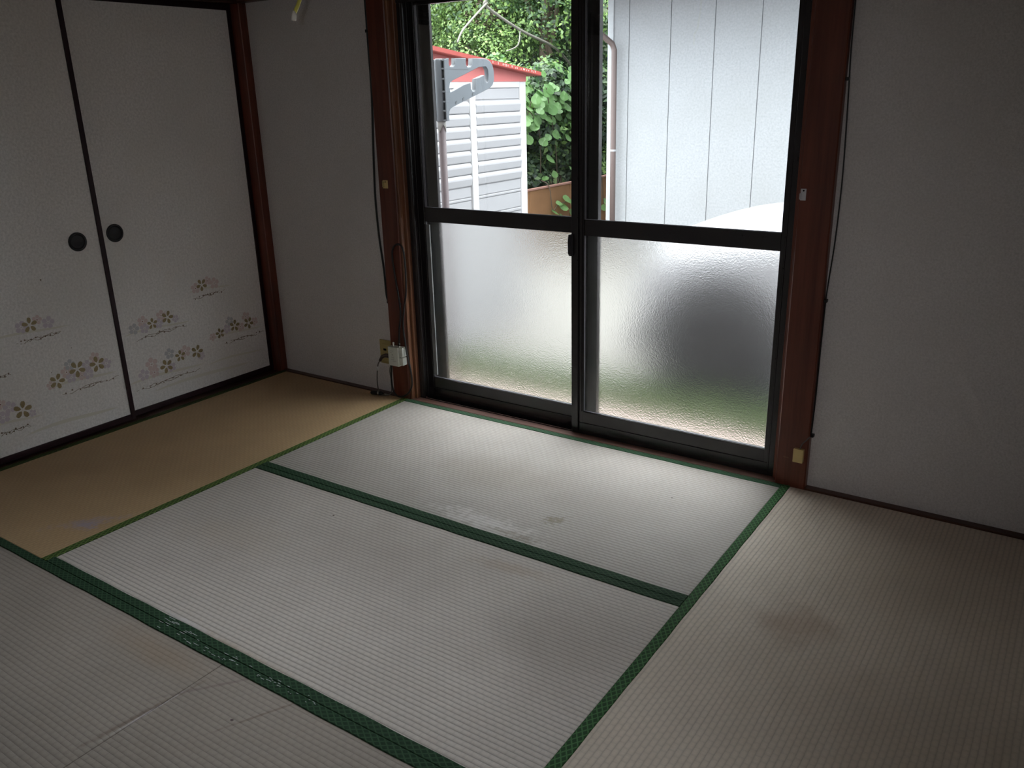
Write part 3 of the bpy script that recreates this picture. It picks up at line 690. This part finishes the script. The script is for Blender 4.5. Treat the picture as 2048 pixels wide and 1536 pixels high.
def mesh_np(name, V, F):
    me = bpy.data.meshes.new(name); k = F.shape[1]
    me.vertices.add(len(V)); me.vertices.foreach_set('co', V.astype(np.float32).ravel())
    me.loops.add(F.size); me.loops.foreach_set('vertex_index', F.astype(np.int32).ravel())
    me.polygons.add(len(F)); me.polygons.foreach_set('loop_start', np.arange(0, F.size, k, dtype=np.int32))
    me.update(calc_edges=True); me.validate(); return me
V, F = blades(26000, -3.2, 3.5, 1.26, 1.75, .07, 3)
tag(objm('grass', mesh_np('grass', V, F), M['grass']), 'strip of short green grass beyond the concrete apron', 'grass', 'stuff')

# own eaves, unseen: added to block sky, depth set for the daylight
bm = bmesh.new(); add_box(bm, -2.2, 4.2, .16, .48, 2.36, 2.44); add_box(bm, -2.2, 4.2, .45, .48, 2.32, 2.48)
tag(S(obj('unseen_roof_eave', bm, M['ceil'])), 'unseen eave of the house above the window, added to block sky light')

# ------------------------------------------------------------------ shed
SX = -1.20; SY0, SY1 = .62, 2.875; ST = 1.43
sh = empty('garden_shed', (-1.9, 1.75, GZ)); tag(sh, 'white louvered steel garden shed with red roof behind the left pane', 'shed')
bm = bmesh.new(); add_box(bm, SX - 1.35, SX - .02, SY0, SY1, GZ, ST - .003)
obj('body', local(bm, sh), M['shed_white'], sh)
bm = bmesh.new()
add_box(bm, SX - .02, SX, SY1 - .085, SY1, GZ, ST, .004); obj('corner_post', local(bm, sh), M['shed_frame'], sh)
bm = add_box(bmesh.new(), SX - .02, SX, SY0, SY1 - .085, ST - .042, ST, .002); obj('top_rail', local(bm, sh), M['shed_frame'], sh)
mulls = [2.150, 2.150 - .62, 2.150 - 1.24]
for my in mulls:
    bm = add_box(bmesh.new(), SX - .02, SX + .012, my, my + .068, GZ, ST - .042, .006, 2)
    obj('mullion', local(bm, sh), M['shed_frame'], sh)
# each panel: flat head, seven louvers, lower panel with seams; alike panels share one mesh
def panel_mesh(w):
    bm = bmesh.new(); D = -.020
    add_box(bm, D, -.008, 0, w, GZ, ST - .045)
    add_box(bm, D, -.003, .006, w - .006, 1.310, 1.383, .003)
    zt = 1.304
    P = .0824
    for i in range(7):
        z1 = zt - i * P; z0 = z1 - P
        prism = [(-.012, z0 + .001), (.002, z0 + .001), (.0045, z0 + .006), (.0115, z1 - .034), (.010, z1 - .024), (-.002, z1 - .004), (-.012, z1)]
        a = [bm.verts.new((x, .004, z)) for x, z in prism]; b = [bm.verts.new((x, w - .004, z)) for x, z in prism]
        n = len(prism)
        for k in range(n): bm.faces.new((a[k], b[k], b[(k + 1) % n], a[(k + 1) % n]))
        bm.faces.new(a); bm.faces.new(b[::-1])
    add_box(bm, D, -.003, .006, w - .006, .650, .722, .003); add_box(bm, D, .0, .006, w - .006, .628, .645, .003)
    add_box(bm, D, -.003, .006, w - .006, .512, .622, .003); add_box(bm, D, .0, .006, w - .006, .485, .506, .003)
    add_box(bm, D, -.003, .006, w - .006, GZ + .06, .480, .003)
    bmesh.ops.recalc_face_normals(bm, faces=bm.faces)
    me = bpy.data.meshes.new('louver_panel'); bm.to_mesh(me); bm.free(); me.materials.append(M['shed_white']); return me
for (a, b) in ((2.218, SY1 - .085), (1.598, 2.150), (.978, 1.530), (SY0, .910)):
    o = bpy.data.objects.new('louver_panel', panel_mesh(b - a)); COL.objects.link(o); o.parent = sh; o.location = Vector((SX, a, 0)) - sh.location
bm = add_box(bmesh.new(), SX - .02, SX + .002, SY0, SY1 + .003, ST, ST + .24)
# fascia is cut along the roof slope
for v in bm.verts:
    if v.co.z > ST + .1: v.co.z = 1.478 + (2.90 - v.co.y) * .115
obj('fascia', local(bm, sh), M['shed_pink'], sh)
bm = bmesh.new()
prism = [(SX - 1.42, 0), (SX + .075, 0)]
def rz(y): return 1.475 + (2.99 - y) * .115
RY0, RY1 = .50, 2.99
vsx = []
for (x, y, dz) in ((SX - 1.42, RY0, 0), (SX + .07, RY0, 0), (SX + .07, RY1, 0), (SX - 1.42, RY1, 0), (SX - 1.42, RY0, .035), (SX + .07, RY0, .035), (SX + .07, RY1, .03), (SX - 1.42, RY1, .03)):
    vsx.append(bm.verts.new((x, y, rz(y) + dz - .008)))
for f in ((0, 3, 2, 1), (4, 5, 6, 7), (0, 1, 5, 4), (1, 2, 6, 5), (2, 3, 7, 6), (3, 0, 4, 7)): bm.faces.new([vsx[i] for i in f])
bmesh.ops.bevel(bm, geom=list(bm.edges), offset=.004, segments=2, affect='EDGES')
obj('roof', local(bm, sh), M['shed_red'], sh)
bm = bmesh.new(); rd = random.Random(4)
yy = 2.96
for i in range(30):
    yy = 2.95 - i * .024 + rd.uniform(-.006, .006)
    if rd.random() < .35: continue
    z = rz(yy) + .001 + rd.uniform(0, .004)
    add_box(bm, SX + .0695, SX + .0712, yy, yy + rd.uniform(.003, .008), z, z + rd.uniform(.008, .016))
obj('painted_glints', local(bm, sh), M['roof_glint'], sh)['kind'] = 'stuff'  # white glints drawn as small pale marks on the roof edge

# ------------------------------------------------------------------ laundry pole stand outside the left sash
ls = empty('laundry_pole_stand', (-.2, .60, GZ)); tag(ls, 'grey plastic laundry rod bracket on a rusty pole outside the window', 'stand')
obj('pole', local(tube([(-.2, .60, GZ), (-.2, .60, 1.26)], .0185, 16), ls), M['rust'], ls, True)
sl = obj('sleeve', local(tube([(-.2, .60, 1.225), (-.2, .60, 1.50), (-.2, .60, 1.508), (-.2, .60, 1.512)], [.0235, .0235, .021, .015], 18), ls), M['bracket'], ls, True)
for z0 in (1.500, 1.462, 1.416, 1.358, 1.312, 1.270, 1.226):
    obj('sleeve_rib', local(box(-.242, -.158, .590, .610, z0, z0 + .008, .001), ls), M['bracket'], sl)
for x0 in (-.2415, -.1645):
    obj('sleeve_flange', local(box(x0, x0 + .006, .5905, .6095, 1.226, 1.508, .001), ls), M['bracket'], sl)
obj('sleeve_shade_sheet', local(box(-.238, -.162, .604, .607, 1.228, 1.506, .0008), ls), M['bracket_dark'], sl)  # dark sheet painting the shade inside the sleeve openings
def filled(outer, holes, x0, thick, bev, name):
    cu = bpy.data.curves.new(name, 'CURVE'); cu.dimensions = '2D'; cu.fill_mode = 'BOTH'; cu.extrude = thick / 2 - bev; cu.bevel_depth = bev; cu.bevel_resolution = 1
    for ring in [outer] + holes:
        s = cu.splines.new('POLY'); s.points.add(len(ring) - 1); s.use_cyclic_u = True
        for p, (a, b) in zip(s.points, ring): p.co = (a, b, 0, 1)
    o = bpy.data.objects.new(name, cu); COL.objects.link(o)
    dg = bpy.context.evaluated_depsgraph_get(); me = bpy.data.meshes.new_from_object(o.evaluated_get(dg))
    bpy.data.objects.remove(o); bpy.data.curves.remove(cu)
    me.transform(Matrix(((0, 0, 1, x0), (1, 0, 0, 0), (0, 1, 0, 0), (0, 0, 0, 1)))); return me
O_ = [(.644, 1.512), (.661, 1.512), (.659, 1.487), (.670, 1.474), (.696, 1.474), (.714, 1.487), (.717, 1.514), (.798, 1.515), (.797, 1.486), (.812, 1.473), (.836, 1.474), (.852, 1.486), (.855, 1.516), (.958, 1.517), (.985, 1.512), (1.010, 1.501), (1.026, 1.484), (1.036, 1.455), (1.035, 1.415), (1.022, 1.392), (.995, 1.376), (.682, 1.292), (.660, 1.283), (.648, 1.268), (.644, 1.25)]
H_ = [(.975, 1.478), (.965, 1.482), (.905, 1.478), (.81, 1.450), (.69, 1.416), (.664, 1.404), (.655, 1.378), (.664, 1.356), (.709, 1.369), (.774, 1.390), (.831, 1.400), (.833, 1.372), (.846, 1.358), (.862, 1.357), (.876, 1.370), (.880, 1.418), (.950, 1.436), (.955, 1.408), (.972, 1.398), (.986, 1.406), (.990, 1.440), (.987, 1.465)]
H_ = H_[::-1]
me = filled(O_, [H_], -.2, .026, .002, 'arm')
for p in me.vertices: p.co -= Vector(ls.location)
arm = objm('arm', me, M['bracket'], ls)
obj('arm_slot', local(prism_x(bmesh.new(), [(.66, 1.4665), (.815, 1.4665), (.815, 1.4635), (.66, 1.4635)], -.1865, -.1878), ls), M['bracket_dark'], arm)
for (y, z) in ((.70, 1.302), (.76, 1.318), (.84, 1.340)):
    bm = bmesh.new(); add_box(bm, -.1875, -.1855, y, y + .006, z, z + .012); add_box(bm, -.1875, -.1855, y + .006, y + .013, z + .010, z + .015)
    obj('arm_slot', local(bm, ls), M['bracket_dark'], arm)
bm = tube([(-.2, .60, 1.19), (-.2, .60, 1.227)], .0215, 12)
for v in bm.verts:
    if v.co.z < 1.2: v.co.z -= .02 * math.sin(3 * math.atan2(v.co.y - .6, v.co.x + .2))
obj('tape_wrap', local(bm, ls), m_plain('grey_tape', (.16, .155, .145), .7), ls, True)

# ------------------------------------------------------------------ neighbouring building
NY = 5.5; NX0 = -1.885
nb = empty('neighbour_building', (1.6, 6.5, GZ)); tag(nb, 'neighbouring building with white vertical siding behind the right pane', 'building')
obj('wall', local(box(NX0 + .01, 7.3, NY + .012, 9.0, GZ + .3, 2.5), nb), M['siding_gap'], nb)
obj('foundation', local(box(NX0 + .02, 7.3, NY + .02, 9.0, GZ, GZ + .3), nb), M['ground'], nb)
xs = [-1.885]; x = -1.667
while x < 7.2: xs.append(x); x += .4535
for a, b in zip(xs[:-1], xs[1:]):
    obj('siding_board', local(box(a + .0035, b - .0035, NY, NY + .02, GZ + .28, 2.28, .002), nb), M['siding'], nb)
obj('corner_trim', local(box(NX0 - .02, NX0 + .045, NY - .012, NY + .03, GZ + .28, 2.28, .003), nb), M['corner_trim'], nb)
bm = bmesh.new()
prof = [(4.78, 2.62), (9.6, 3.9), (9.6, 4.0), (4.78, 2.74)]
prism_x(bm, [(4.42, 2.30), (9.4, 3.65), (9.4, 3.75), (4.42, 2.40)], NX0 - .45, 7.7)
obj('roof', local(bm, nb), M['car_dark'], nb)
obj('soffit', local(box(NX0 - .4, 7.6, 4.50, NY, 2.275, 2.30), nb), M['siding'], nb)
dp = [(-1.93, 5.02, 2.275), (-1.93, 5.05, 2.15), (-1.935, 5.20, 1.99), (-1.905, 5.32, 1.90), (-1.815, 5.42, 1.80), (-1.797, 5.43, 1.74), (-1.797, 5.43, 1.60), (-1.795, 5.43, .8), (-1.79, 5.43, GZ)]
obj('downpipe', local(tube(dp, .029, 14), nb), M['pipe'], nb, True)
bm = bmesh.new(); add_tube(bm, [(-1.795, 5.43, .765), (-1.795, 5.43, .745)], .034, 14)
obj('pipe_clamp', local(bm, nb), M['corner_trim'], nb)

# ------------------------------------------------------------------ orange board fence
fn = empty('board_fence', (-3.0, 7.0, GZ)); tag(fn, 'low orange-brown board fence between shed and white building', 'fence')
y = 2.0; first = None
while y < 11:
    if first is None:
        bm = box(-3.02, -3.0, 0, .905, GZ, .265, .003); bmesh.ops.translate(bm, verts=bm.verts, vec=(3.0, 0, -GZ)); 
        o = obj('board', bm, M['fence'], fn); first = o; o.location = (0, y - 7.0, 0)
    else:
        o = first.copy(); COL.objects.link(o); o.parent = fn; o.location = (random.uniform(-.004, .004), y - 7.0, 0)
    y += .915
obj('capping', local(box(-3.03, -2.985, 2.0, 11.2, .262, .285, .003), fn), M['fence_cap'], fn)

# ------------------------------------------------------------------ foliage
def leaf_cloud(blobs, per, size, seed, flat=.5, shell=.55, droop=0):
    """leaves as folded diamonds (two triangles each) on ellipsoid clumps"""
    r = np.random.default_rng(seed); Vs = []
    for (c, rad, wgt) in blobs:
        n = int(per * wgt)
        d = r.normal(size=(n, 3)); d /= np.linalg.norm(d, axis=1)[:, None]
        rr = (shell + (1 - shell) * r.random(n)) ** .8
        rr *= 1 + .22 * np.sin(d[:, 0] * 7 + c[0] * 3) * np.cos(d[:, 2] * 6 + c[1]) + .10 * r.normal(size=n)
        p = np.array(c) + d * rr[:, None] * np.array(rad)
        nrm = d + r.normal(size=(n, 3)) * flat + np.array([0, -.2, .5]); nrm /= np.linalg.norm(nrm, axis=1)[:, None]
        t = np.cross(nrm, r.normal(size=(n, 3))); t /= np.linalg.norm(t, axis=1)[:, None]
        b = np.cross(nrm, t); s = size * (.6 + .8 * r.random(n))[:, None]
        q = np.stack([p - t * s * .5, p + b * s * .30 + nrm * s * .06, p + t * s * .55 - np.array([0, 0, droop]) * s, p - b * s * .30 + nrm * s * .06], 1)
        Vs.append(q.reshape(-1, 3))
    V = np.concatenate(Vs); return V, np.arange(len(V)).reshape(-1, 4)
def tree(label, base, h, blobs, per, size, leafm, seed, trunk_r=.12, barkm='bark', group='trees on the slope behind the shed', needle=False, brown=None):
    t = empty('tree', base); tag(t, label, 'tree', group=group)
    b = Vector(base); top = b + Vector((.2, .1, h)); rd = random.Random(seed)
    pts = [b, b + Vector((rd.uniform(-.1, .1), 0, h * .35)), b + Vector((rd.uniform(-.2, .2), .1, h * .7)), top]
    obj('trunk', local(tube(smooth_path(pts, 4), [trunk_r * (1 - .75 * i / 12) for i in range(13)], 8), t), M[barkm], t, True)
    bm = bmesh.new()
    for (c, rad, w) in blobs[:14]:
        s = b + (top - b) * rd.uniform(.3, .85); e = Vector(c); mid = (s + e) / 2 + Vector((rd.uniform(-.2, .2), 0, rd.uniform(.0, .3)))
        add_tube(bm, smooth_path([s, mid, e], 3), [trunk_r * .35 * (1 - .12 * i) for i in range(7)], 5)
    obj('branch', local(bm, t), M[barkm], t)['kind'] = 'stuff'
    V, F = leaf_cloud(blobs, per, size, seed); V = V - np.array(base)
    obj_ = objm('foliage', mesh_np('foliage', V, F), M[leafm], t); obj_['kind'] = 'stuff'
    if brown:
        V, F = leaf_cloud(brown, per, size * .8, seed + 50); V = V - np.array(base)
        o2 = objm('dry_foliage', mesh_np('dry_foliage', V, F), M['leaf_brown'], t); o2['kind'] = 'stuff'
    return t
# hillside
bm = bmesh.new(); nx, ny = 30, 16; grid = []
for j in range(ny + 1):
    row = []
    for i in range(nx + 1):
        x = -18 + 30 * i / nx; yy = 7.6 + 16 * j / ny - (x < -4) * .0
        yy2 = 8.0 + 14 * j / ny
        z = GZ + 5.6 * (j / ny) ** .8 + .25 * math.sin(x * 1.1 + j) * (j > 0)
        row.append(bm.verts.new((x - 3.0 * j / ny, yy2 + (abs(x + 3) * -.08), z)))
    grid.append(row)
for j in range(ny):
    for i in range(nx): bm.faces.new((grid[j][i], grid[j][i + 1], grid[j + 1][i + 1], grid[j + 1][i]))
tag(S(obj('ground_hillside', bm, M['hill'], None, True)), 'dark wooded slope rising behind the yard')

def blobs_for(cx, cy, z0, z1, w, n, seed, rs=(.55, .95)):
    rd = random.Random(seed); L = []
    for i in range(n):
        r = rd.uniform(*rs)
        L.append(((cx + rd.uniform(-w, w), cy + rd.uniform(-.7, .7), rd.uniform(z0, z1)), (r, r * .8, r * .62), 1))
    return L
trees = [
    ('feathery light green tree above the left end of the shed', (-9.0, 9.6, .2), 4.2, blobs_for(-8.9, 9.2, 1.5, 5.4, 1.5, 17, 1), 2200, .048, 'leaf_pine', 1),
    ('feathery light green tree with dry brown sprays in the left pane', (-7.2, 9.8, .3), 4.6, blobs_for(-7.0, 9.3, 1.6, 5.6, 1.2, 17, 2), 2200, .048, 'leaf_pine', 2),
    ('broad-leaved tree with bright tips left of the window stile', (-5.2, 9.6, .3), 4.8, blobs_for(-5.2, 9.5, 1.9, 5.4, 1.15, 16, 3), 1500, .068, 'leaf_broad', 3),
    ('dark broad-leaved tree low in the shade over the shed roof', (-6.4, 11.0, .4), 4.4, blobs_for(-6.2, 10.8, .8, 4.8, 1.8, 20, 4), 1300, .072, 'leaf_dark', 4),
    ('dark broad-leaved tree behind the corner of the white building', (-4.0, 11.0, .6), 4.6, blobs_for(-3.8, 10.8, .9, 5.4, 1.3, 18, 5), 900, .09, 'leaf_dark', 5),
    ('tall dark tree closing the view at the far left', (-10.6, 11.5, .5), 5.4, blobs_for(-10.2, 11.2, .8, 5.6, 1.7, 20, 6), 900, .09, 'leaf_dark', 6),
    ('broad-leaved tree rising over the white building corner', (-2.6, 10.6, .4), 5.2, blobs_for(-2.7, 10.2, 1.2, 5.8, 1.2, 16, 8), 900, .085, 'leaf_broad', 8),
    ('dark tree high on the slope behind all others', (-7.6, 13.6, 1.6), 5.6, blobs_for(-7.5, 13.0, 2.2, 8.0, 3.2, 26, 9, (.9, 1.5)), 900, .12, 'leaf_dark', 9),
]
for (lab, base, h, bl, per, size, lm, sd) in trees:
    br = None
    if sd in (1, 2):
        br = blobs_for(base[0] + .2, 9.0, 1.5, 2.6, 1.0, 4, sd + 20, (.3, .5))
    tree(lab, base, h, bl, per, size, lm, sd, brown=br)
# bare pale branches crossing in front of the leaves
db = empty('bare_branch', (-5.0, 7.6, 2.8)); tag(db, 'pale bare branch crossing in front of the trees, forked at the top', 'branch')
X = -5.0
o = obj('limb', local(tube(smooth_path([(X, 7.50, 3.0), (X, 7.68, 2.62), (X - .05, 7.75, 2.52), (X, 8.52, 2.24), (X, 9.50, 2.02), (X - .05, 10.2, 1.7)], 4), [.022 - .0 * i for i in range(21)], 6), db), M['bark_pale'], db, True)
obj('twig', local(tube(smooth_path([(X, 7.70, 2.56), (X, 7.38, 2.36), (X, 7.10, 2.17), (X, 6.98, 2.02)], 4), .014, 6), db), M['bark_pale'], db, True)
obj('twig', local(tube(smooth_path([(X, 8.52, 2.24), (X + .1, 8.3, 2.02), (X + .1, 8.0, 1.93)], 4), .010, 5), db), M['bark_pale'], db, True)

# bushes and kudzu over the fence
def bush(label, base, blobs, per, size, lm, seed):
    t = empty('bush', base); tag(t, label, 'bush', group='bushes above the orange fence')
    V, F = leaf_cloud(blobs, per, size, seed, droop=.1); V = V - np.array(base)
    objm('foliage', mesh_np('foliage', V, F), M[lm], t)['kind'] = 'stuff'
    bm = bmesh.new(); rd = random.Random(seed)
    for c, r, w in blobs:
        add_tube(bm, smooth_path([Vector(base) + Vector((rd.uniform(-.2, .2), rd.uniform(-.3, .3), 0)), (Vector(base) + Vector(c)) / 2 + Vector((rd.uniform(-.1, .1), 0, .1)), Vector(c)], 3), .012, 5)
    obj('stem', local(bm, t), M['bark'], t)['kind'] = 'stuff'
    return t
bush('bright green bush beside the white shed corner', (-3.5, 5.6, GZ), [((-3.55 + .12 * math.sin(i), 5.1 + i * .24, .45 + .24 * (i % 5)), (.36, .34, .30), 1) for i in range(9)], 1500, .075, 'leaf_vine', 31)
bush('dark hanging bush behind the orange fence', (-3.45, 6.9, GZ), [((-3.4, 6.2 + i * .26, .35 + .26 * ((i * 2) % 5)), (.30, .32, .30), 1) for i in range(9)], 1300, .07, 'leaf_dark', 32)
bush('leafy bush at the foot of the white building corner', (-3.4, 8.4, GZ), [((-3.45, 7.8 + i * .3, .40 + .28 * (i % 4)), (.34, .36, .34), 1) for i in range(8)], 1300, .075, 'leaf_vine', 33)
bush('yellow-green fern-like bush below the trees', (-4.1, 6.6, GZ), [((-4.1 + .1 * (i % 3), 5.6 + i * .3, .95 + .16 * (i % 4)), (.36, .36, .34), 1) for i in range(10)], 1300, .085, 'leaf_vine', 34)

def kudzu_leaf_mesh():
    bm = bmesh.new()
    out = [(0, -.5), (.28, -.38), (.44, -.12), (.40, .14), (.22, .34), (0, .55), (-.22, .34), (-.40, .14), (-.44, -.12), (-.28, -.38)]
    c = bm.verts.new((0, 0, -.05)); ring = [bm.verts.new((x, y, -.10 * abs(x) * 2 + .12 * (y < -.3) * 0 - (.10 if y > .4 else 0))) for x, y in out]
    for k in range(len(ring)): bm.faces.new((c, ring[k], ring[(k + 1) % len(ring)]))
    me = bpy.data.meshes.new('leaf'); bm.to_mesh(me); bm.free(); me.materials.append(M['leaf_big']); return me
kl = kudzu_leaf_mesh()
def vine(label, base, spots, stems, sz, seed):
    v = empty('climbing_vine', base); tag(v, label, 'vine'); rd = random.Random(seed); b = Vector(base)
    for (x, y, z) in spots:
        o = bpy.data.objects.new('leaf', kl); COL.objects.link(o); o.parent = v
        s = sz * rd.uniform(.7, 1.25)
        o.location = Vector((x, y, z)) - b; o.scale = (s, s, s)
        o.rotation_euler = (rd.uniform(.5, 1.3), rd.uniform(-.5, .5), math.radians(75) + rd.uniform(-.7, .7))
    bm = bmesh.new()
    for st in stems: add_tube(bm, smooth_path(st, 4), .006, 5)
    obj('stem', local(bm, v), M['bark'], v)
    return v
rd = random.Random(12); sp_ = []
for i in range(120):
    y = rd.uniform(5.2, 6.9); z = .95 + .55 * rd.random() + .10 * (y - 5.2) - (.25 if rd.random() < .4 else 0)
    sp_.append((-3.10 + rd.uniform(-.15, .1), y, z))
for i in range(16): sp_.append((-3.05, rd.uniform(5.9, 7.3), rd.uniform(.35, .95)))
vine('large-leaved climbing vine hanging over the bush right of the shed', (-3.15, 6.0, GZ), sp_, [[(-3.2, 5.6, GZ), (-3.15, 5.6, .6), (-3.1, 5.9, 1.3)], [(-3.2, 6.6, GZ), (-3.15, 6.5, .6), (-3.1, 6.2, 1.4)], [(-3.2, 6.2, .3), (-3.1, 6.0, 1.0), (-3.1, 5.4, 1.35)]], .125, 21)
sp2 = [(-2.93, 6.30, .02), (-2.93, 6.20, .07), (-2.93, 6.40, .10), (-2.92, 6.50, .03), (-2.93, 6.12, -.03), (-2.93, 6.0, -.08), (-2.93, 6.08, -.15), (-2.92, 6.28, -.12), (-2.93, 6.5, -.08), (-2.93, 7.35, -.12), (-2.93, 7.5, -.18), (-2.93, 7.42, -.05)]
vine('small vine with a few leaves hanging over the orange fence', (-2.97, 6.3, GZ), sp2, [[(-3.06, 6.0, .35), (-2.96, 6.02, .28), (-2.95, 6.08, .0), (-2.94, 6.2, .05), (-2.94, 6.45, .06)], [(-2.94, 7.3, .28), (-2.95, 7.38, -.1)]], .13, 22)

# ------------------------------------------------------------------ white car
cr = empty('car', (2.1, 2.5, GZ)); tag(cr, 'white car whose rounded bonnet shows through the right pane', 'car')
st = [  # x, half width, sill z, belt z, top z, top half width
    (.20, .42, -.10, .04, .16, .30), (.215, .55, -.16, .10, .27, .42), (.26, .64, -.20, .20, .38, .50), (.34, .70, -.22, .32, .485, .54), (.44, .735, -.23, .40, .545, .56), (.60, .75, -.24, .46, .597, .58), (.80, .76, -.24, .50, .630, .59),
    (1.05, .765, -.24, .53, .650, .60), (1.30, .77, -.24, .55, .665, .62), (1.50, .77, -.24, .56, .82, .62), (1.85, .77, -.24, .57, 1.12, .60), (2.10, .77, -.24, .57, 1.20, .59), (3.20, .77, -.24, .57, 1.22, .59), (3.70, .76, -.24, .56, 1.15, .57), (3.95, .73, -.22, .50, .80, .62), (4.02, .66, -.16, .40, .52, .58)]
bm = bmesh.new(); rings = []; YC = 2.50
for (x, w, zs, zb, zt, tw) in st:
    pr = [(-w * .94, zs), (-w, (zs + zb) / 2), (-w * .99, zb - .03), (-w * .965, zb), (-tw, zt - (zt - zb) * .12), (-tw * .8, zt - .012), (0, zt), (tw * .8, zt - .012), (tw, zt - (zt - zb) * .12), (w * .965, zb), (w * .99, zb - .03), (w, (zs + zb) / 2), (w * .94, zs)]
    rings.append([bm.verts.new((x, YC + a, b)) for a, b in pr])
n = len(rings[0])
for i in range(len(rings) - 1):
    for k in range(n - 1):
        f = bm.faces.new((rings[i][k], rings[i][k + 1], rings[i + 1][k + 1], rings[i + 1][k]))
        gx = st[i][0] >= 1.30 and st[i][0] < 3.7
        if gx and k in (3, 8) and 1.5 <= st[i][0]: f.material_index = 1
        if 1.30 <= st[i][0] < 1.85 and 4 <= k <= 7: f.material_index = 1
        if 3.7 <= st[i][0] < 3.95 and 4 <= k <= 7: f.material_index = 1
    bm.faces.new((rings[i][0], rings[i + 1][0], rings[i + 1][n - 1], rings[i][n - 1]))
bm.faces.new(rings[0]); bm.faces.new(rings[-1][::-1]); bmesh.ops.recalc_face_normals(bm, faces=bm.faces)
body = obj('body', local(bm, cr), [M['car_paint'], M['car_glass']], cr, True)
sb = body.modifiers.new('round', 'SUBSURF'); sb.levels = 1; sb.render_levels = 2
bm = bmesh.new()
for sx_, yy in ((.86, YC - .778), (3.25, YC - .778)):
    add_tube(bm, [(sx_, yy - .004, GZ + .34), (sx_, yy + .03, GZ + .34)], .43, 28)
for sx_, yy in ((.86, YC + .778), (3.25, YC + .778)):
    add_tube(bm, [(sx_, yy + .004, GZ + .34), (sx_, yy - .03, GZ + .34)], .43, 28)
obj('wheel_arch', local(bm, cr), M['car_dark'], cr)
for sx_, yy, s in ((.86, YC - .70, -1), (3.25, YC - .70, -1), (.86, YC + .70, 1), (3.25, YC + .70, 1)):
    bm = bmesh.new(); z = GZ + .30
    add_tube(bm, [(sx_, yy + s * (-.05), z), (sx_, yy + s * .075, z), (sx_, yy + s * .095, z)], [.30, .30, .275], 28)
    w = obj('wheel', local(bm, cr), M['tyre'], cr, False)
    bm = bmesh.new(); add_tube(bm, [(sx_, yy + s * .09, z), (sx_, yy + s * .102, z)], .175, 20)
    for q in range(6):
        a = q * math.pi / 3; add_tube(bm, [(sx_ + .11 * math.cos(a), yy + s * .10, z + .11 * math.sin(a)), (sx_ + .11 * math.cos(a), yy + s * .106, z + .11 * math.sin(a))], .022, 8)
    obj('hubcap', local(bm, cr), M['tyre'], w)
obj('bumper', local(box(.17, .32, YC - .60, YC + .60, GZ + .16, GZ + .42, .05, 3), cr), M['car_paint'], cr, True)
obj('grille', local(box(.185, .23, YC - .34, YC + .34, GZ + .47, GZ + .54, .008), cr), M['car_dark'], cr)
for yy in (YC - .50, YC + .50):
    obj('headlamp', local(box(.21, .34, yy - .10, yy + .10, GZ + .50, GZ + .66, .03, 3), cr), M['lamp_lens'], cr, True)
